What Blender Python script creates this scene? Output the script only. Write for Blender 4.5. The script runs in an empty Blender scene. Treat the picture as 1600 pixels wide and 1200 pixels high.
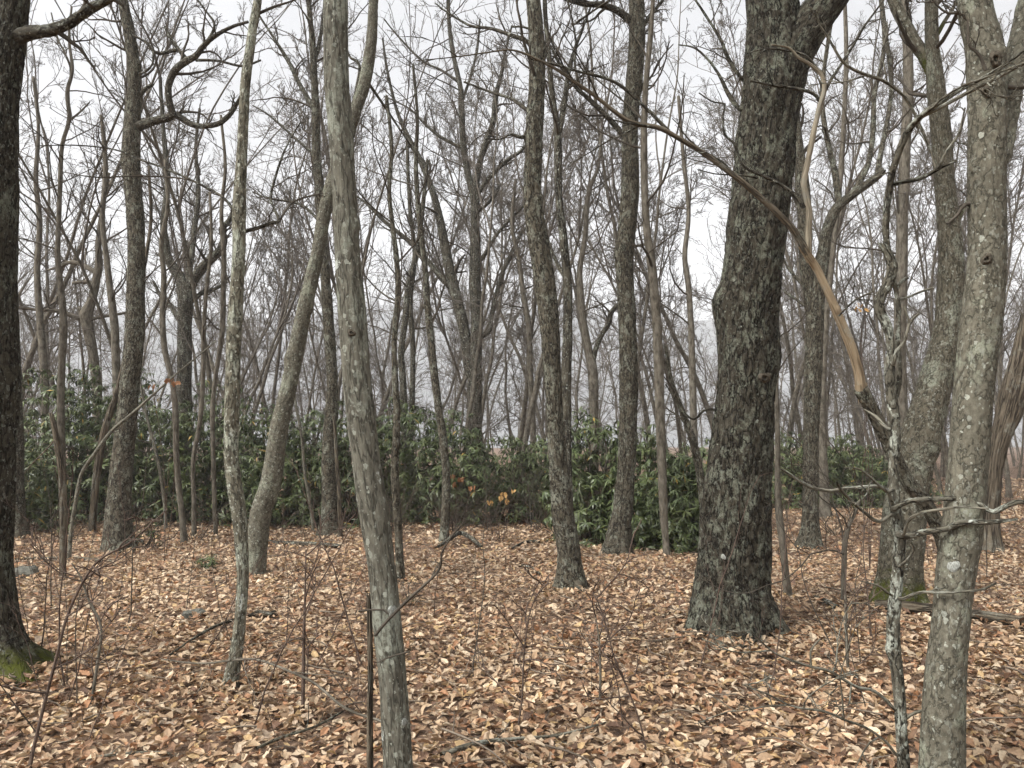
import bpy, math, random
import numpy as np
from mathutils import Vector, Matrix

# ------------------------------------------------------------------ camera
W, H, F = 1600.0, 1200.0, 1186.0
EYE, HORIZON = 1.62, 690.0
PITCH = math.atan((HORIZON - 600.0) / F)
scene = bpy.context.scene
cam_data = bpy.data.cameras.new('camera')
cam_data.sensor_width = 36.0
cam_data.lens = F / W * 36.0
cam_data.clip_start = 0.05
cam_data.clip_end = 3000.0
cam = bpy.data.objects.new('camera', cam_data)
cam.location = (0, 0, EYE)
cam.rotation_euler = (math.pi / 2 + PITCH, 0, 0)
scene.collection.objects.link(cam)
scene.camera = cam

# ------------------------------------------------------------------ world, sun, exposure
SUN_EL, SUN_AZ = math.radians(52), math.radians(235)      # overcast: soft light from above, behind and to the left
world = bpy.data.worlds.new('World')
scene.world = world
world.use_nodes = True
nt = world.node_tree
nt.nodes.clear()
sky = nt.nodes.new('ShaderNodeTexSky')
sky.sky_type = 'NISHITA'
sky.sun_disc = False
sky.sun_elevation = SUN_EL
sky.sun_rotation = SUN_AZ
sky.air_density = 1.0
sky.dust_density = 4.0
sky.ozone_density = 1.0
hsv = nt.nodes.new('ShaderNodeHueSaturation')
hsv.inputs['Saturation'].default_value = 0.10
tc = nt.nodes.new('ShaderNodeTexCoord')
cmap = nt.nodes.new('ShaderNodeMapping')
cmap.inputs['Scale'].default_value = (1.0, 1.0, 2.4)
cn = nt.nodes.new('ShaderNodeTexNoise')
cn.inputs['Scale'].default_value = 2.2
cn.inputs['Detail'].default_value = 5.0
cr = nt.nodes.new('ShaderNodeMapRange')
cr.inputs['From Min'].default_value = 0.3
cr.inputs['From Max'].default_value = 0.7
cr.inputs['To Min'].default_value = 0.70
cr.inputs['To Max'].default_value = 0.93
cm = nt.nodes.new('ShaderNodeVectorMath')
cm.operation = 'SCALE'
bg = nt.nodes.new('ShaderNodeBackground')
bg.inputs['Strength'].default_value = 0.15
wo = nt.nodes.new('ShaderNodeOutputWorld')
nt.links.new(sky.outputs[0], hsv.inputs['Color'])
nt.links.new(tc.outputs['Generated'], cmap.inputs['Vector'])
nt.links.new(cmap.outputs[0], cn.inputs['Vector'])
nt.links.new(cn.outputs[0], cr.inputs['Value'])
nt.links.new(hsv.outputs[0], cm.inputs[0])
nt.links.new(cr.outputs[0], cm.inputs['Scale'])
nt.links.new(cm.outputs[0], bg.inputs['Color'])
nt.links.new(bg.outputs[0], wo.inputs['Surface'])

sun_data = bpy.data.lights.new('sun', 'SUN')
sun_data.energy = 1.5
sun_data.angle = math.radians(25)
sun_data.color = (1.0, 0.97, 0.93)
sun = bpy.data.objects.new('sun', sun_data)
sdir = Vector((math.sin(SUN_AZ) * math.cos(SUN_EL), math.cos(SUN_AZ) * math.cos(SUN_EL), math.sin(SUN_EL)))
sun.rotation_euler = sdir.to_track_quat('Z', 'Y').to_euler()
sun.location = sdir * 40
scene.collection.objects.link(sun)

scene.view_settings.view_transform = 'Standard'
scene.view_settings.look = 'None'
scene.view_settings.gamma = 1.0
scene.view_settings.use_curve_mapping = False
scene.view_settings.exposure = 1.3
scene.render.engine = 'CYCLES'
scene.cycles.use_denoising = True
scene.cycles.denoising_input_passes = 'RGB_ALBEDO_NORMAL'
scene.cycles.denoising_prefilter = 'ACCURATE'
scene.cycles.use_adaptive_sampling = True
scene.cycles.adaptive_threshold = 0.03
scene.cycles.max_bounces = 4
scene.cycles.diffuse_bounces = 2
scene.cycles.glossy_bounces = 2
scene.cycles.transmission_bounces = 2
scene.cycles.volume_bounces = 1
scene.cycles.transparent_max_bounces = 4
scene.cycles.caustics_reflective = False
scene.cycles.caustics_refractive = False

# ------------------------------------------------------------------ maths helpers
rng = np.random.default_rng(7)
CP, SP = math.cos(PITCH), math.sin(PITCH)


def ray(px, py):
    u, v = (px - W / 2) / F, (H / 2 - py) / F
    return np.array([u, CP - v * SP, SP + v * CP])


def at(px, py, Y):
    d = ray(px, py)
    t = Y / d[1]
    return np.array([0, 0, EYE]) + d * t, t


_perm = np.random.default_rng(3).permutation(256)
_perm = np.concatenate([_perm, _perm, _perm])
_grad = np.random.default_rng(5).normal(size=(256, 3))
_grad /= np.linalg.norm(_grad, axis=1)[:, None]


def perlin(p):
    p = np.asarray(p, float)
    i = np.floor(p).astype(int)
    f = p - i
    i &= 255
    u = f * f * f * (f * (f * 6 - 15) + 10)
    out = 0
    for dx in (0, 1):
        for dy in (0, 1):
            for dz in (0, 1):
                h = _perm[_perm[_perm[(i[..., 0] + dx) & 255] + ((i[..., 1] + dy) & 255)] + ((i[..., 2] + dz) & 255)]
                g = _grad[h]
                dot = g[..., 0] * (f[..., 0] - dx) + g[..., 1] * (f[..., 1] - dy) + g[..., 2] * (f[..., 2] - dz)
                wx = u[..., 0] if dx else 1 - u[..., 0]
                wy = u[..., 1] if dy else 1 - u[..., 1]
                wz = u[..., 2] if dz else 1 - u[..., 2]
                out = out + dot * wx * wy * wz
    return out * 1.6


def ground_z(x, y):
    x = np.asarray(x, float)
    y = np.asarray(y, float)
    p = np.stack([x * 0.22, y * 0.22, np.zeros_like(x) + 0.5], -1)
    q = np.stack([x * 0.9, y * 0.9, np.zeros_like(x) + 7.5], -1)
    far = np.clip((y - 10) / 25, 0, 1)
    return 0.12 * perlin(p) + 0.03 * perlin(q) + far * 0.25 * perlin(p * 0.35)


def ground_pt(px, py):
    z = 0.0
    d = ray(px, py)
    for _ in range(8):
        t = (z - EYE) / d[2]
        p = np.array([0, 0, EYE]) + d * t
        z = float(ground_z(p[0], p[1]))
    return p


def catmull(P, n):
    P = np.asarray(P, float)
    Q = np.vstack([2 * P[0] - P[1], P, 2 * P[-1] - P[-2]])
    seg = np.linalg.norm(np.diff(P[:, :3], axis=0), axis=1)
    cum = np.concatenate([[0], np.cumsum(seg)])
    s = np.linspace(0, cum[-1], n)
    k = np.clip(np.searchsorted(cum, s, side='right') - 1, 0, len(P) - 2)
    t = ((s - cum[k]) / np.maximum(seg[k], 1e-9))[:, None]
    p0, p1, p2, p3 = Q[k], Q[k + 1], Q[k + 2], Q[k + 3]
    return 0.5 * (2 * p1 + (p2 - p0) * t + (2 * p0 - 5 * p1 + 4 * p2 - p3) * t ** 2 + (3 * p1 - p0 - 3 * p2 + p3) * t ** 3)


# ------------------------------------------------------------------ mesh helpers
COL = scene.collection


class Buf:
    def __init__(self):
        self.v, self.q, self.t, self.a, self.c, self.n = [], [], [], [], [], 0

    def add(self, v, quads=None, tris=None, bk=None, col=None):
        v = np.asarray(v, float).reshape(-1, 3)
        if quads is not None and len(quads):
            self.q.append(np.asarray(quads).reshape(-1, 4) + self.n)
        if tris is not None and len(tris):
            self.t.append(np.asarray(tris).reshape(-1, 3) + self.n)
        self.v.append(v)
        self.a.append(np.zeros_like(v) if bk is None else np.asarray(bk, float).reshape(-1, 3))
        self.c.append(np.zeros_like(v) if col is None else np.asarray(col, float).reshape(-1, 3))
        self.n += len(v)

    def mesh(self, name, mat, origin=(0, 0, 0), smooth=True, colour=False):
        V = np.concatenate(self.v) - np.asarray(origin, float)
        q = np.concatenate(self.q) if self.q else np.zeros((0, 4), int)
        t = np.concatenate(self.t) if self.t else np.zeros((0, 3), int)
        m = bpy.data.meshes.new(name)
        m.vertices.add(len(V))
        m.vertices.foreach_set('co', V.astype(np.float32).ravel())
        m.loops.add(q.size + t.size)
        m.loops.foreach_set('vertex_index', np.concatenate([q.ravel(), t.ravel()]).astype(np.int32))
        m.polygons.add(len(q) + len(t))
        m.polygons.foreach_set('loop_start', np.concatenate([np.arange(len(q)) * 4, q.size + np.arange(len(t)) * 3]).astype(np.int32))
        m.polygons.foreach_set('use_smooth', np.full(len(q) + len(t), smooth))
        m.update(calc_edges=True)
        if colour:
            at_ = m.attributes.new('tint', 'FLOAT_COLOR', 'POINT')
            c = np.concatenate(self.c)
            at_.data.foreach_set('color', np.hstack([c, np.ones((len(c), 1))]).astype(np.float32).ravel())
        else:
            at_ = m.attributes.new('bk', 'FLOAT_VECTOR', 'POINT')
            at_.data.foreach_set('vector', np.concatenate(self.a).astype(np.float32).ravel())
        m.materials.append(mat)
        return m


def link(name, data, parent=None, loc=None):
    o = bpy.data.objects.new(name, data)
    COL.objects.link(o)
    if parent is not None:
        o.parent = parent
    if loc is not None:
        o.location = [float(v) for v in loc]
    return o


def tag(o, label=None, cat=None, group=None, kind=None):
    for k, v in (('label', label), ('category', cat), ('group', group), ('kind', kind)):
        if v:
            o[k] = v
    return o


def tubes(buf, P, R, sides):
    """many thin tubes at once: P (M,N,3), R (M,N)"""
    M, N = R.shape
    if M == 0:
        return
    T = np.gradient(P, axis=1)
    T /= np.maximum(np.linalg.norm(T, axis=2, keepdims=True), 1e-9)
    mean = P[:, -1] - P[:, 0]
    ref = np.where((np.abs(mean[:, 2:3]) > 0.7 * np.linalg.norm(mean, axis=1, keepdims=True)), np.array([[1.0, 0, 0]]), np.array([[0, 0, 1.0]]))
    ref = ref[:, None, :] + 0 * T
    e1 = np.cross(T, ref)
    e1 /= np.maximum(np.linalg.norm(e1, axis=2, keepdims=True), 1e-9)
    e2 = np.cross(T, e1)
    th = np.arange(sides) * 2 * np.pi / sides
    c, s = np.cos(th), np.sin(th)
    V = P[:, :, None, :] + R[:, :, None, None] * (e1[:, :, None, :] * c[None, None, :, None] + e2[:, :, None, :] * s[None, None, :, None])
    L = np.concatenate([np.zeros((M, 1)), np.cumsum(np.linalg.norm(np.diff(P, axis=1), axis=2), axis=1)], 1)
    off = np.random.default_rng(M * 7 + N).uniform(0, 50, (M, 1))
    r0 = R[:, :1]
    bk = np.stack([(r0 * np.ones_like(R))[:, :, None] * c, (r0 * np.ones_like(R))[:, :, None] * s, np.repeat((L + off)[:, :, None], sides, 2)], -1)
    i = np.arange(M)[:, None, None] * N * sides + np.arange(N - 1)[None, :, None] * sides
    j = np.arange(sides)[None, None, :]
    k = (j + 1) % sides
    Q = np.stack([i + j, i + k, i + sides + k, i + sides + j], -1)
    buf.add(V, Q.reshape(-1, 4), None, bk)


def grow(g, P, R, per, t0, t1, ang, lens, rr, N, wob, up=0.0, rmin=0.003, angj=0.25, taper=0.35, tlen=0.5):
    """side branches on every polyline of (P,R)"""
    M, Np = R.shape
    if M == 0 or per == 0:
        return np.zeros((0, N, 3)), np.zeros((0, N))
    plen = np.linalg.norm(np.diff(P, axis=1), axis=2).sum(1)
    pi = np.repeat(np.arange(M), per)
    k = np.tile(np.arange(per), M)
    t = t0 + (t1 - t0) * (k + g.random(len(k))) / per
    x = np.clip(t * (Np - 1), 0, Np - 1.001)
    i0 = x.astype(int)
    f = (x - i0)[:, None]
    pos = P[pi, i0] * (1 - f) + P[pi, i0 + 1] * f
    tan = P[pi, i0 + 1] - P[pi, i0]
    tan /= np.maximum(np.linalg.norm(tan, axis=1, keepdims=True), 1e-9)
    rad = R[pi, i0] * (1 - f[:, 0]) + R[pi, i0 + 1] * f[:, 0]
    a = g.normal(size=(len(k), 3))
    a -= tan * (a * tan).sum(1, keepdims=True)
    a /= np.maximum(np.linalg.norm(a, axis=1, keepdims=True), 1e-9)
    an = ang * (1 + angj * g.normal(size=len(k)))
    d = np.cos(an)[:, None] * tan + np.sin(an)[:, None] * a
    if callable(lens):
        ln = lens(plen[pi])
    else:
        ln = plen[pi] * lens
    ln = ln * (1 - tlen * t) * g.uniform(0.6, 1.25, len(k))
    r0 = np.maximum(np.minimum(rad * rr, rad * 0.9), rmin)
    out = np.zeros((len(k), N, 3))
    out[:, 0] = pos
    st = (ln / (N - 1))[:, None]
    curl = g.normal(size=(len(k), 3)) * wob * 0.5
    for i in range(1, N):
        d = d + wob * g.normal(size=d.shape) + curl + np.array([0, 0, up])
        d /= np.linalg.norm(d, axis=1, keepdims=True)
        out[:, i] = out[:, i - 1] + d * st
    Rr = r0[:, None] * np.linspace(1, taper, N)[None]
    return out, np.maximum(Rr, rmin * 0.6)


def rings(buf, P, R, sides, bark=None, flare=None, bumps=(), broken=0.0, seed=0, cap=True, zoff=0.0):
    """one thick, detailed tube with bark relief. P (N,3), R (N)"""
    g = np.random.default_rng(seed + 11)
    N = len(R)
    T = np.gradient(P, axis=0)
    T /= np.linalg.norm(T, axis=1, keepdims=True)
    e = np.zeros_like(T)
    start = np.array([1.0, 0, 0]) if abs(T[0, 0]) < 0.8 else np.array([0, 0, 1.0])
    v = start - T[0] * (start @ T[0])
    e[0] = v / np.linalg.norm(v)
    for i in range(1, N):
        v = e[i - 1] - T[i] * (e[i - 1] @ T[i])
        e[i] = v / np.linalg.norm(v)
    e2 = np.cross(T, e)
    L = np.concatenate([[0], np.cumsum(np.linalg.norm(np.diff(P, axis=0), axis=1))])
    th = np.arange(sides) * 2 * np.pi / sides
    c, s = np.cos(th), np.sin(th)
    rm = float(np.median(R))
    bk = np.stack([rm * c[None] + 0 * L[:, None], rm * s[None] + 0 * L[:, None], L[:, None] + zoff + 0 * c[None]], -1)
    RR = np.repeat(R[:, None], sides, 1)
    so = g.uniform(0, 60, 3)
    # slow swelling so that no trunk is a lathe shape
    RR = RR * (1 + 0.07 * perlin(bk * np.array([1 / rm * 0.6, 1 / rm * 0.6, 2.2]) + so))
    if flare:
        amp, hgt, k = flare
        ph = g.uniform(0, 6.28)
        lob = 0.55 + 0.45 * np.cos(k * th + ph + 0.6 * np.sin(2 * th + ph))
        RR = RR * (1 + 1.7 * amp * np.exp(-L[:, None] / (hgt * 1.35)) * lob[None])
    for (sb, thb, amp, sz) in bumps:
        dth = (th[None] - thb + np.pi) % (2 * np.pi) - np.pi
        RR = RR + amp * np.exp(-((dth * rm) ** 2 + (L[:, None] - sb) ** 2) / (sz * sz))
    if bark:
        fr, asp, amp = bark
        w = perlin(bk * np.array([fr * 0.35, fr * 0.35, fr * asp * 0.8]) + so)
        q = bk * np.array([fr, fr, fr * asp]) + so + 0.9 * w[..., None]
        r1 = np.abs(perlin(q))
        ridge = np.clip(r1 / 0.33, 0, 1)
        ridge = ridge * ridge * (3 - 2 * ridge)
        plate = np.abs(perlin(bk * np.array([fr * 0.7, fr * 0.7, fr * asp * 3.2]) + so + 9))
        ridge = ridge * np.clip(0.45 + plate / 0.2, 0, 1)
        fine = perlin(bk * np.array([fr * 3, fr * 3, fr * asp * 5]) + so)
        RR = RR + amp * (ridge - 0.6 + 0.25 * fine)
    V = P[:, None] + RR[..., None] * (e[:, None] * c[None, :, None] + e2[:, None] * s[None, :, None])
    if broken:
        jag = broken * (perlin(np.stack([c * 2.2, s * 2.2, c * 0 + seed], -1)) + 0.3 * g.random(sides))
        wgt = np.clip((L - (L[-1] - 2.2 * broken)) / (2.2 * broken), 0, 1)
        V = V + T[:, None] * (wgt[:, None] * jag[None])[..., None]
    i = np.arange(N - 1)[:, None] * sides
    j = np.arange(sides)[None]
    k = (j + 1) % sides
    Q = np.stack([i + j, i + k, i + sides + k, i + sides + j], -1).reshape(-1, 4)
    base = buf.n
    buf.add(V, Q, None, bk)
    if cap:
        cen = P[-1] - T[-1] * (broken * 0.8)
        j = np.arange(sides)
        buf.add(cen[None], None, None, bk[-1, :1])
        tr = np.stack([base + (N - 1) * sides + j, base + (N - 1) * sides + (j + 1) % sides, np.full(sides, base + N * sides)], -1)
        buf.t.append(tr)
    return e, e2, L


# ------------------------------------------------------------------ materials
class NT:
    def __init__(self, name):
        self.m = bpy.data.materials.new(name)
        self.m.use_nodes = True
        self.t = self.m.node_tree
        self.t.nodes.clear()
        self.out = self.n('ShaderNodeOutputMaterial')
        self.b = self.n('ShaderNodeBsdfPrincipled')
        self.l(self.b.outputs[0], self.out.inputs['Surface'])

    def n(self, typ, **kw):
        nd = self.t.nodes.new(typ)
        for k, v in kw.items():
            if hasattr(nd, k):
                setattr(nd, k, v)
            else:
                nd.inputs[k].default_value = v
        return nd

    def l(self, a, b):
        self.t.links.new(a, b)

    def attr(self, name):
        return self.n('ShaderNodeAttribute', attribute_name=name)

    def mapv(self, vec, scale, loc=(0, 0, 0)):
        m = self.n('ShaderNodeMapping')
        m.inputs['Scale'].default_value = scale
        m.inputs['Location'].default_value = loc
        self.l(vec, m.inputs['Vector'])
        return m.outputs[0]

    def noise(self, vec, scale, detail=4, rough=0.55):
        n = self.n('ShaderNodeTexNoise')
        n.inputs['Scale'].default_value = scale
        n.inputs['Detail'].default_value = detail
        n.inputs['Roughness'].default_value = rough
        self.l(vec, n.inputs['Vector'])
        return n.outputs[0]

    def rng(self, v, a, b, c=0.0, d=1.0):
        m = self.n('ShaderNodeMapRange')
        m.inputs['From Min'].default_value = a
        m.inputs['From Max'].default_value = b
        m.inputs['To Min'].default_value = c
        m.inputs['To Max'].default_value = d
        self.l(v, m.inputs['Value'])
        return m.outputs[0]

    def math(self, op, a, b=None):
        m = self.n('ShaderNodeMath', operation=op)
        for i, x in enumerate((a, b)):
            if x is None:
                continue
            if isinstance(x, (int, float)):
                m.inputs[i].default_value = x
            else:
                self.l(x, m.inputs[i])
        return m.outputs[0]

    def mix(self, f, a, b):
        m = self.n('ShaderNodeMix', data_type='RGBA')
        for idx, x in ((0, f), (6, a), (7, b)):
            if isinstance(x, (int, float)):
                m.inputs[idx].default_value = x
            elif isinstance(x, tuple):
                m.inputs[idx].default_value = (*x, 1)
            else:
                self.l(x, m.inputs[idx])
        return m.outputs[2]

    def bump(self, h, strength, dist):
        b = self.n('ShaderNodeBump')
        b.inputs['Strength'].default_value = strength
        b.inputs['Distance'].default_value = dist
        self.l(h, b.inputs['Height'])
        self.l(b.outputs[0], self.b.inputs['Normal'])


def bark_mat(name, dark, light, lichen=(0.30, 0.32, 0.26), lich=0.5, spots=0.0, spot_col=(0.45, 0.46, 0.42), fiss=40.0, asp=0.2,
             bump=0.006, moss=0.0, moss_col=(0.05, 0.056, 0.008), patch=5.0, pale=0.0, k=0.65, fleck=48.0, soft=0.0, fk=0.6):
    def tone(c, sat=0.8):
        lum = 0.3 * c[0] + 0.59 * c[1] + 0.11 * c[2]
        return tuple(k * m * (lum + (v - lum) * sat) for v, m in zip(c, (0.97, 1.0, 0.93)))
    wood = 'wood' in name
    dark, light, lichen, spot_col = tone(dark, 0.95 if wood else 0.8), tone(light, 0.95 if wood else 0.8), tone(lichen), tone(spot_col)
    s = NT(name)
    a = s.attr('bk').outputs['Vector']
    oi = s.n('ShaderNodeObjectInfo')
    shift = s.n('ShaderNodeVectorMath', operation='SCALE')
    comb = s.n('ShaderNodeCombineXYZ')
    s.l(oi.outputs['Random'], comb.inputs[0])
    s.l(oi.outputs['Random'], comb.inputs[2])
    s.l(comb.outputs[0], shift.inputs[0])
    shift.inputs['Scale'].default_value = 37.0
    addv = s.n('ShaderNodeVectorMath', operation='ADD')
    s.l(a, addv.inputs[0])
    s.l(shift.outputs[0], addv.inputs[1])
    p = addv.outputs[0]
    st = s.mapv(p, (1, 1, asp))
    n1 = s.noise(st, fiss, 6, 0.72)
    n4 = s.noise(st, fiss * 0.42, 3, 0.6)
    crk = s.rng(s.math('ABSOLUTE', s.math('SUBTRACT', n4, 0.5)), 0.004, 0.045)
    n2 = s.noise(p, 9, 5, 0.6)
    n3 = s.noise(p, 90, 3, 0.6)
    col = s.mix(s.rng(n1, 0.41 - 0.12 * soft, 0.57 + 0.12 * soft), dark, light)
    col = s.mix(s.rng(n2, 0.35, 0.7, 0.0, 0.55), col, tuple(0.5 * (x + y) for x, y in zip(dark, light)))
    # lichen crust in torn patches
    pat = s.noise(s.mapv(p, (1, 1, 0.7), (3, 1, 7)), patch, 8, 0.68)
    lf = s.rng(pat, 0.60 - 0.14 * lich, 0.655 - 0.12 * lich)
    lf = s.math('MULTIPLY', lf, s.rng(n3, 0.30, 0.5))
    lf = s.math('MULTIPLY', lf, s.rng(s.noise(s.mapv(p, (1, 1, 0.75)), 38, 3, 0.7), 0.36, 0.5))
    lc = s.mix(n2, tuple(x * 0.7 for x in lichen), tuple(min(1, x * 1.35) for x in lichen))
    col = s.mix(lf, col, lc)
    col = s.mix(s.rng(crk, 0, 1, 0.7 * soft, 1.0), tuple(x * 0.45 for x in dark), col)
    fl = s.noise(s.mapv(p, (1, 1, 0.6), (2, 9, 4)), fleck, 3, 0.6)
    amt = s.noise(p, 3.5, 3)
    ff = s.math('MULTIPLY', s.rng(fl, 0.57, 0.63), s.rng(amt, 0.38, 0.6, 0.15, 1.0))
    col = s.mix(s.math('MULTIPLY', ff, 0.0 if wood else fk), col, spot_col)
    if spots:
        for sc, keep, loc in ((26.0, 1.0 - 0.55 * spots, (0, 0, 0)), (60.0, 1.0 - 0.5 * spots, (5, 2, 1))):
            v = s.n('ShaderNodeTexVoronoi')
            v.inputs['Scale'].default_value = sc
            warp = s.n('ShaderNodeVectorMath', operation='ADD')
            nz = s.n('ShaderNodeTexNoise')
            nz.inputs['Scale'].default_value = 70
            s.l(p, nz.inputs['Vector'])
            wsc = s.n('ShaderNodeVectorMath', operation='SCALE')
            s.l(nz.outputs['Color'], wsc.inputs[0])
            wsc.inputs['Scale'].default_value = 0.018
            s.l(s.mapv(p, (1, 1, 0.8), loc), warp.inputs[0])
            s.l(wsc.outputs[0], warp.inputs[1])
            s.l(warp.outputs[0], v.inputs['Vector'])
            sep = s.n('ShaderNodeSeparateColor')
            s.l(v.outputs['Color'], sep.inputs[0])
            size = s.rng(sep.outputs[1], 0, 1, 0.10, 0.34)
            inside = s.math('LESS_THAN', v.outputs['Distance'], size)
            k = s.math('GREATER_THAN', sep.outputs[0], keep)
            f = s.math('MULTIPLY', s.math('MULTIPLY', inside, k), s.rng(n3, 0.25, 0.5, 0.3, 0.9))
            col = s.mix(f, col, s.mix(sep.outputs[2], tuple(x * 0.7 for x in spot_col), tuple(min(1, x * 1.2) for x in spot_col)))
    if pale:
        pw = s.rng(s.noise(s.mapv(p, (1, 1, 0.8), (11, 4, 2)), 7, 5, 0.6), 0.70 - 0.1 * pale, 0.72 - 0.1 * pale)
        col = s.mix(pw, col, (0.40, 0.42, 0.38))
    if moss:
        sep = s.n('ShaderNodeSeparateXYZ')
        s.l(a, sep.inputs[0])
        hgt = s.math('ADD', sep.outputs[2], s.rng(n2, 0.25, 0.75, -0.45 * moss, 0.45 * moss))
        mf = s.math('MULTIPLY', s.rng(hgt, moss * 0.45, moss, 1.0, 0.0), s.rng(n1, 0.36, 0.5))
        col = s.mix(s.math('MULTIPLY', mf, s.rng(n3, 0.3, 0.45)), col, s.mix(n3, tuple(x * 0.5 for x in moss_col), tuple(x * 1.5 for x in moss_col)))
    s.l(col, s.b.inputs['Base Color'])
    s.b.inputs['Roughness'].default_value = 0.92
    s.b.inputs['Specular IOR Level'].default_value = 0.15
    s.bump(s.math('ADD', s.math('ADD', s.math('MULTIPLY', n1, 0.9), s.math('MULTIPLY', crk, 0.45)), s.math('MULTIPLY', n3, 0.3)), 1.0 - 0.5 * soft, bump * 2.2)
    return s.m


def thin_mat(name, dark, light, k=1.0, scale=9.0):
    s = NT(name)
    a = s.attr('bk').outputs['Vector']
    n = s.noise(s.mapv(a, (1, 1, 0.3)), scale, 3, 0.7)
    s.l(s.mix(s.rng(n, 0.35, 0.65), tuple(x * k for x in dark), tuple(x * k for x in light)), s.b.inputs['Base Color'])
    s.b.inputs['Roughness'].default_value = 0.95
    s.b.inputs['Specular IOR Level'].default_value = 0.1
    return s.m


M = {}
M['oak'] = bark_mat('bark_old_oak', (0.035, 0.027, 0.018), (0.13, 0.108, 0.078), (0.235, 0.24, 0.185), 0.72, 0.1, (0.36, 0.365, 0.31), 42, 0.34, 0.010, patch=9, k=0.54, fk=0.45)
M['edge'] = bark_mat('bark_edge', (0.04, 0.032, 0.022), (0.14, 0.118, 0.085), (0.25, 0.26, 0.2), 0.5, 0.15, (0.40, 0.41, 0.36), 46, 0.36, 0.008, moss=0.22, k=0.55)
M['grey'] = bark_mat('bark_grey_lichen', (0.08, 0.07, 0.052), (0.21, 0.184, 0.14), (0.27, 0.275, 0.21), 0.5, 0.7, (0.36, 0.36, 0.315), 52, 0.55, 0.003, patch=4, k=0.8, soft=0.4, fk=0.5)
M['striped'] = bark_mat('bark_striped', (0.095, 0.084, 0.066), (0.205, 0.186, 0.15), (0.28, 0.288, 0.24), 0.62, 0.75, (0.34, 0.345, 0.30), 55, 0.2, 0.004, patch=4, pale=0.5, k=0.82, soft=0.3, fk=0.5)
M['lichen'] = bark_mat('bark_pale_lichen', (0.075, 0.065, 0.048), (0.2, 0.175, 0.13), (0.31, 0.32, 0.26), 0.75, 0.6, (0.5, 0.5, 0.44), 50, 0.3, 0.004, patch=7, pale=0.6, k=0.95, soft=0.2)
M['mid'] = bark_mat('bark_furrowed', (0.055, 0.043, 0.03), (0.18, 0.15, 0.11), (0.28, 0.28, 0.225), 0.55, 0.1, (0.36, 0.36, 0.31), 46, 0.36, 0.008, patch=9, k=0.7)
M['mossy'] = bark_mat('bark_mossy_foot', (0.07, 0.058, 0.04), (0.2, 0.17, 0.125), (0.27, 0.275, 0.215), 0.5, 0.45, (0.38, 0.38, 0.33), 60, 0.35, 0.006, moss=0.4, k=0.8, soft=0.3)
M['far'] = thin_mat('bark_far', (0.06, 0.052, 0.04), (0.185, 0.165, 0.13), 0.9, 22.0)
M['dark'] = bark_mat('bark_dark', (0.045, 0.036, 0.027), (0.125, 0.105, 0.078), (0.22, 0.22, 0.18), 0.3, 0.3, fiss=30, asp=0.17, bump=0.008, k=0.8)
M['limb'] = bark_mat('bark_limb', (0.045, 0.037, 0.028), (0.125, 0.105, 0.08), (0.2, 0.2, 0.165), 0.35, 0.3, fiss=50, asp=0.3, bump=0.003, k=0.75)
M['twig'] = thin_mat('twig_bark', (0.045, 0.038, 0.03), (0.10, 0.087, 0.069), 0.95, 30.0)
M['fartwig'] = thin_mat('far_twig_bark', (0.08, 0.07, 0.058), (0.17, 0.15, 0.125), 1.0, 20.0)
M['redtwig'] = thin_mat('sapling_bark', (0.05, 0.035, 0.028), (0.13, 0.095, 0.075), 1.0, 40.0)
M['paletwig'] = bark_mat('pale_stick_bark', (0.14, 0.12, 0.09), (0.33, 0.29, 0.23), (0.4, 0.4, 0.35), 0.4, 0.0, fiss=60, asp=0.2, bump=0.001, k=0.6)
M['bleached'] = bark_mat('bleached_wood', (0.16, 0.13, 0.10), (0.29, 0.245, 0.19), (0.2, 0.18, 0.15), 0.35, 0.0, fiss=60, asp=0.06, bump=0.003, k=1.0, soft=0.5)
M['weathered'] = bark_mat('weathered_wood', (0.075, 0.058, 0.044), (0.18, 0.142, 0.105), (0.17, 0.155, 0.13), 0.4, 0.0, fiss=60, asp=0.08, bump=0.003, k=0.8, soft=0.3)
M['bare'] = bark_mat('bare_wood', (0.20, 0.135, 0.085), (0.36, 0.28, 0.195), (0.30, 0.265, 0.215), 0.75, 0.0, fiss=55, asp=0.05, bump=0.004, k=1.0, soft=0.45)
M['spotty'] = bark_mat('bark_pale_spots', (0.05, 0.042, 0.032), (0.15, 0.132, 0.102), (0.34, 0.35, 0.31), 0.45, 0.25, (0.42, 0.43, 0.38), 55, 0.35, 0.004, patch=8, pale=0.5, k=0.95)
M['stick'] = thin_mat('fallen_twig_bark', (0.045, 0.034, 0.026), (0.24, 0.20, 0.155), 1.0, 1.3)
M['knot'] = thin_mat('knot_bark', (0.03, 0.025, 0.018), (0.10, 0.085, 0.064), 1.0, 90.0)
M['lichen_grey'] = thin_mat('lichen_crust', (0.07, 0.072, 0.056), (0.215, 0.225, 0.185), 1.0, 260.0)
M['lichen_white'] = thin_mat('white_lichen', (0.14, 0.145, 0.125), (0.37, 0.38, 0.345), 1.0, 240.0)
M['rot'] = bark_mat('rotten_wood', (0.075, 0.056, 0.042), (0.19, 0.152, 0.115), (0.22, 0.205, 0.17), 0.5, 0.0, fiss=45, asp=0.06, bump=0.01, k=0.85)


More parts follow.
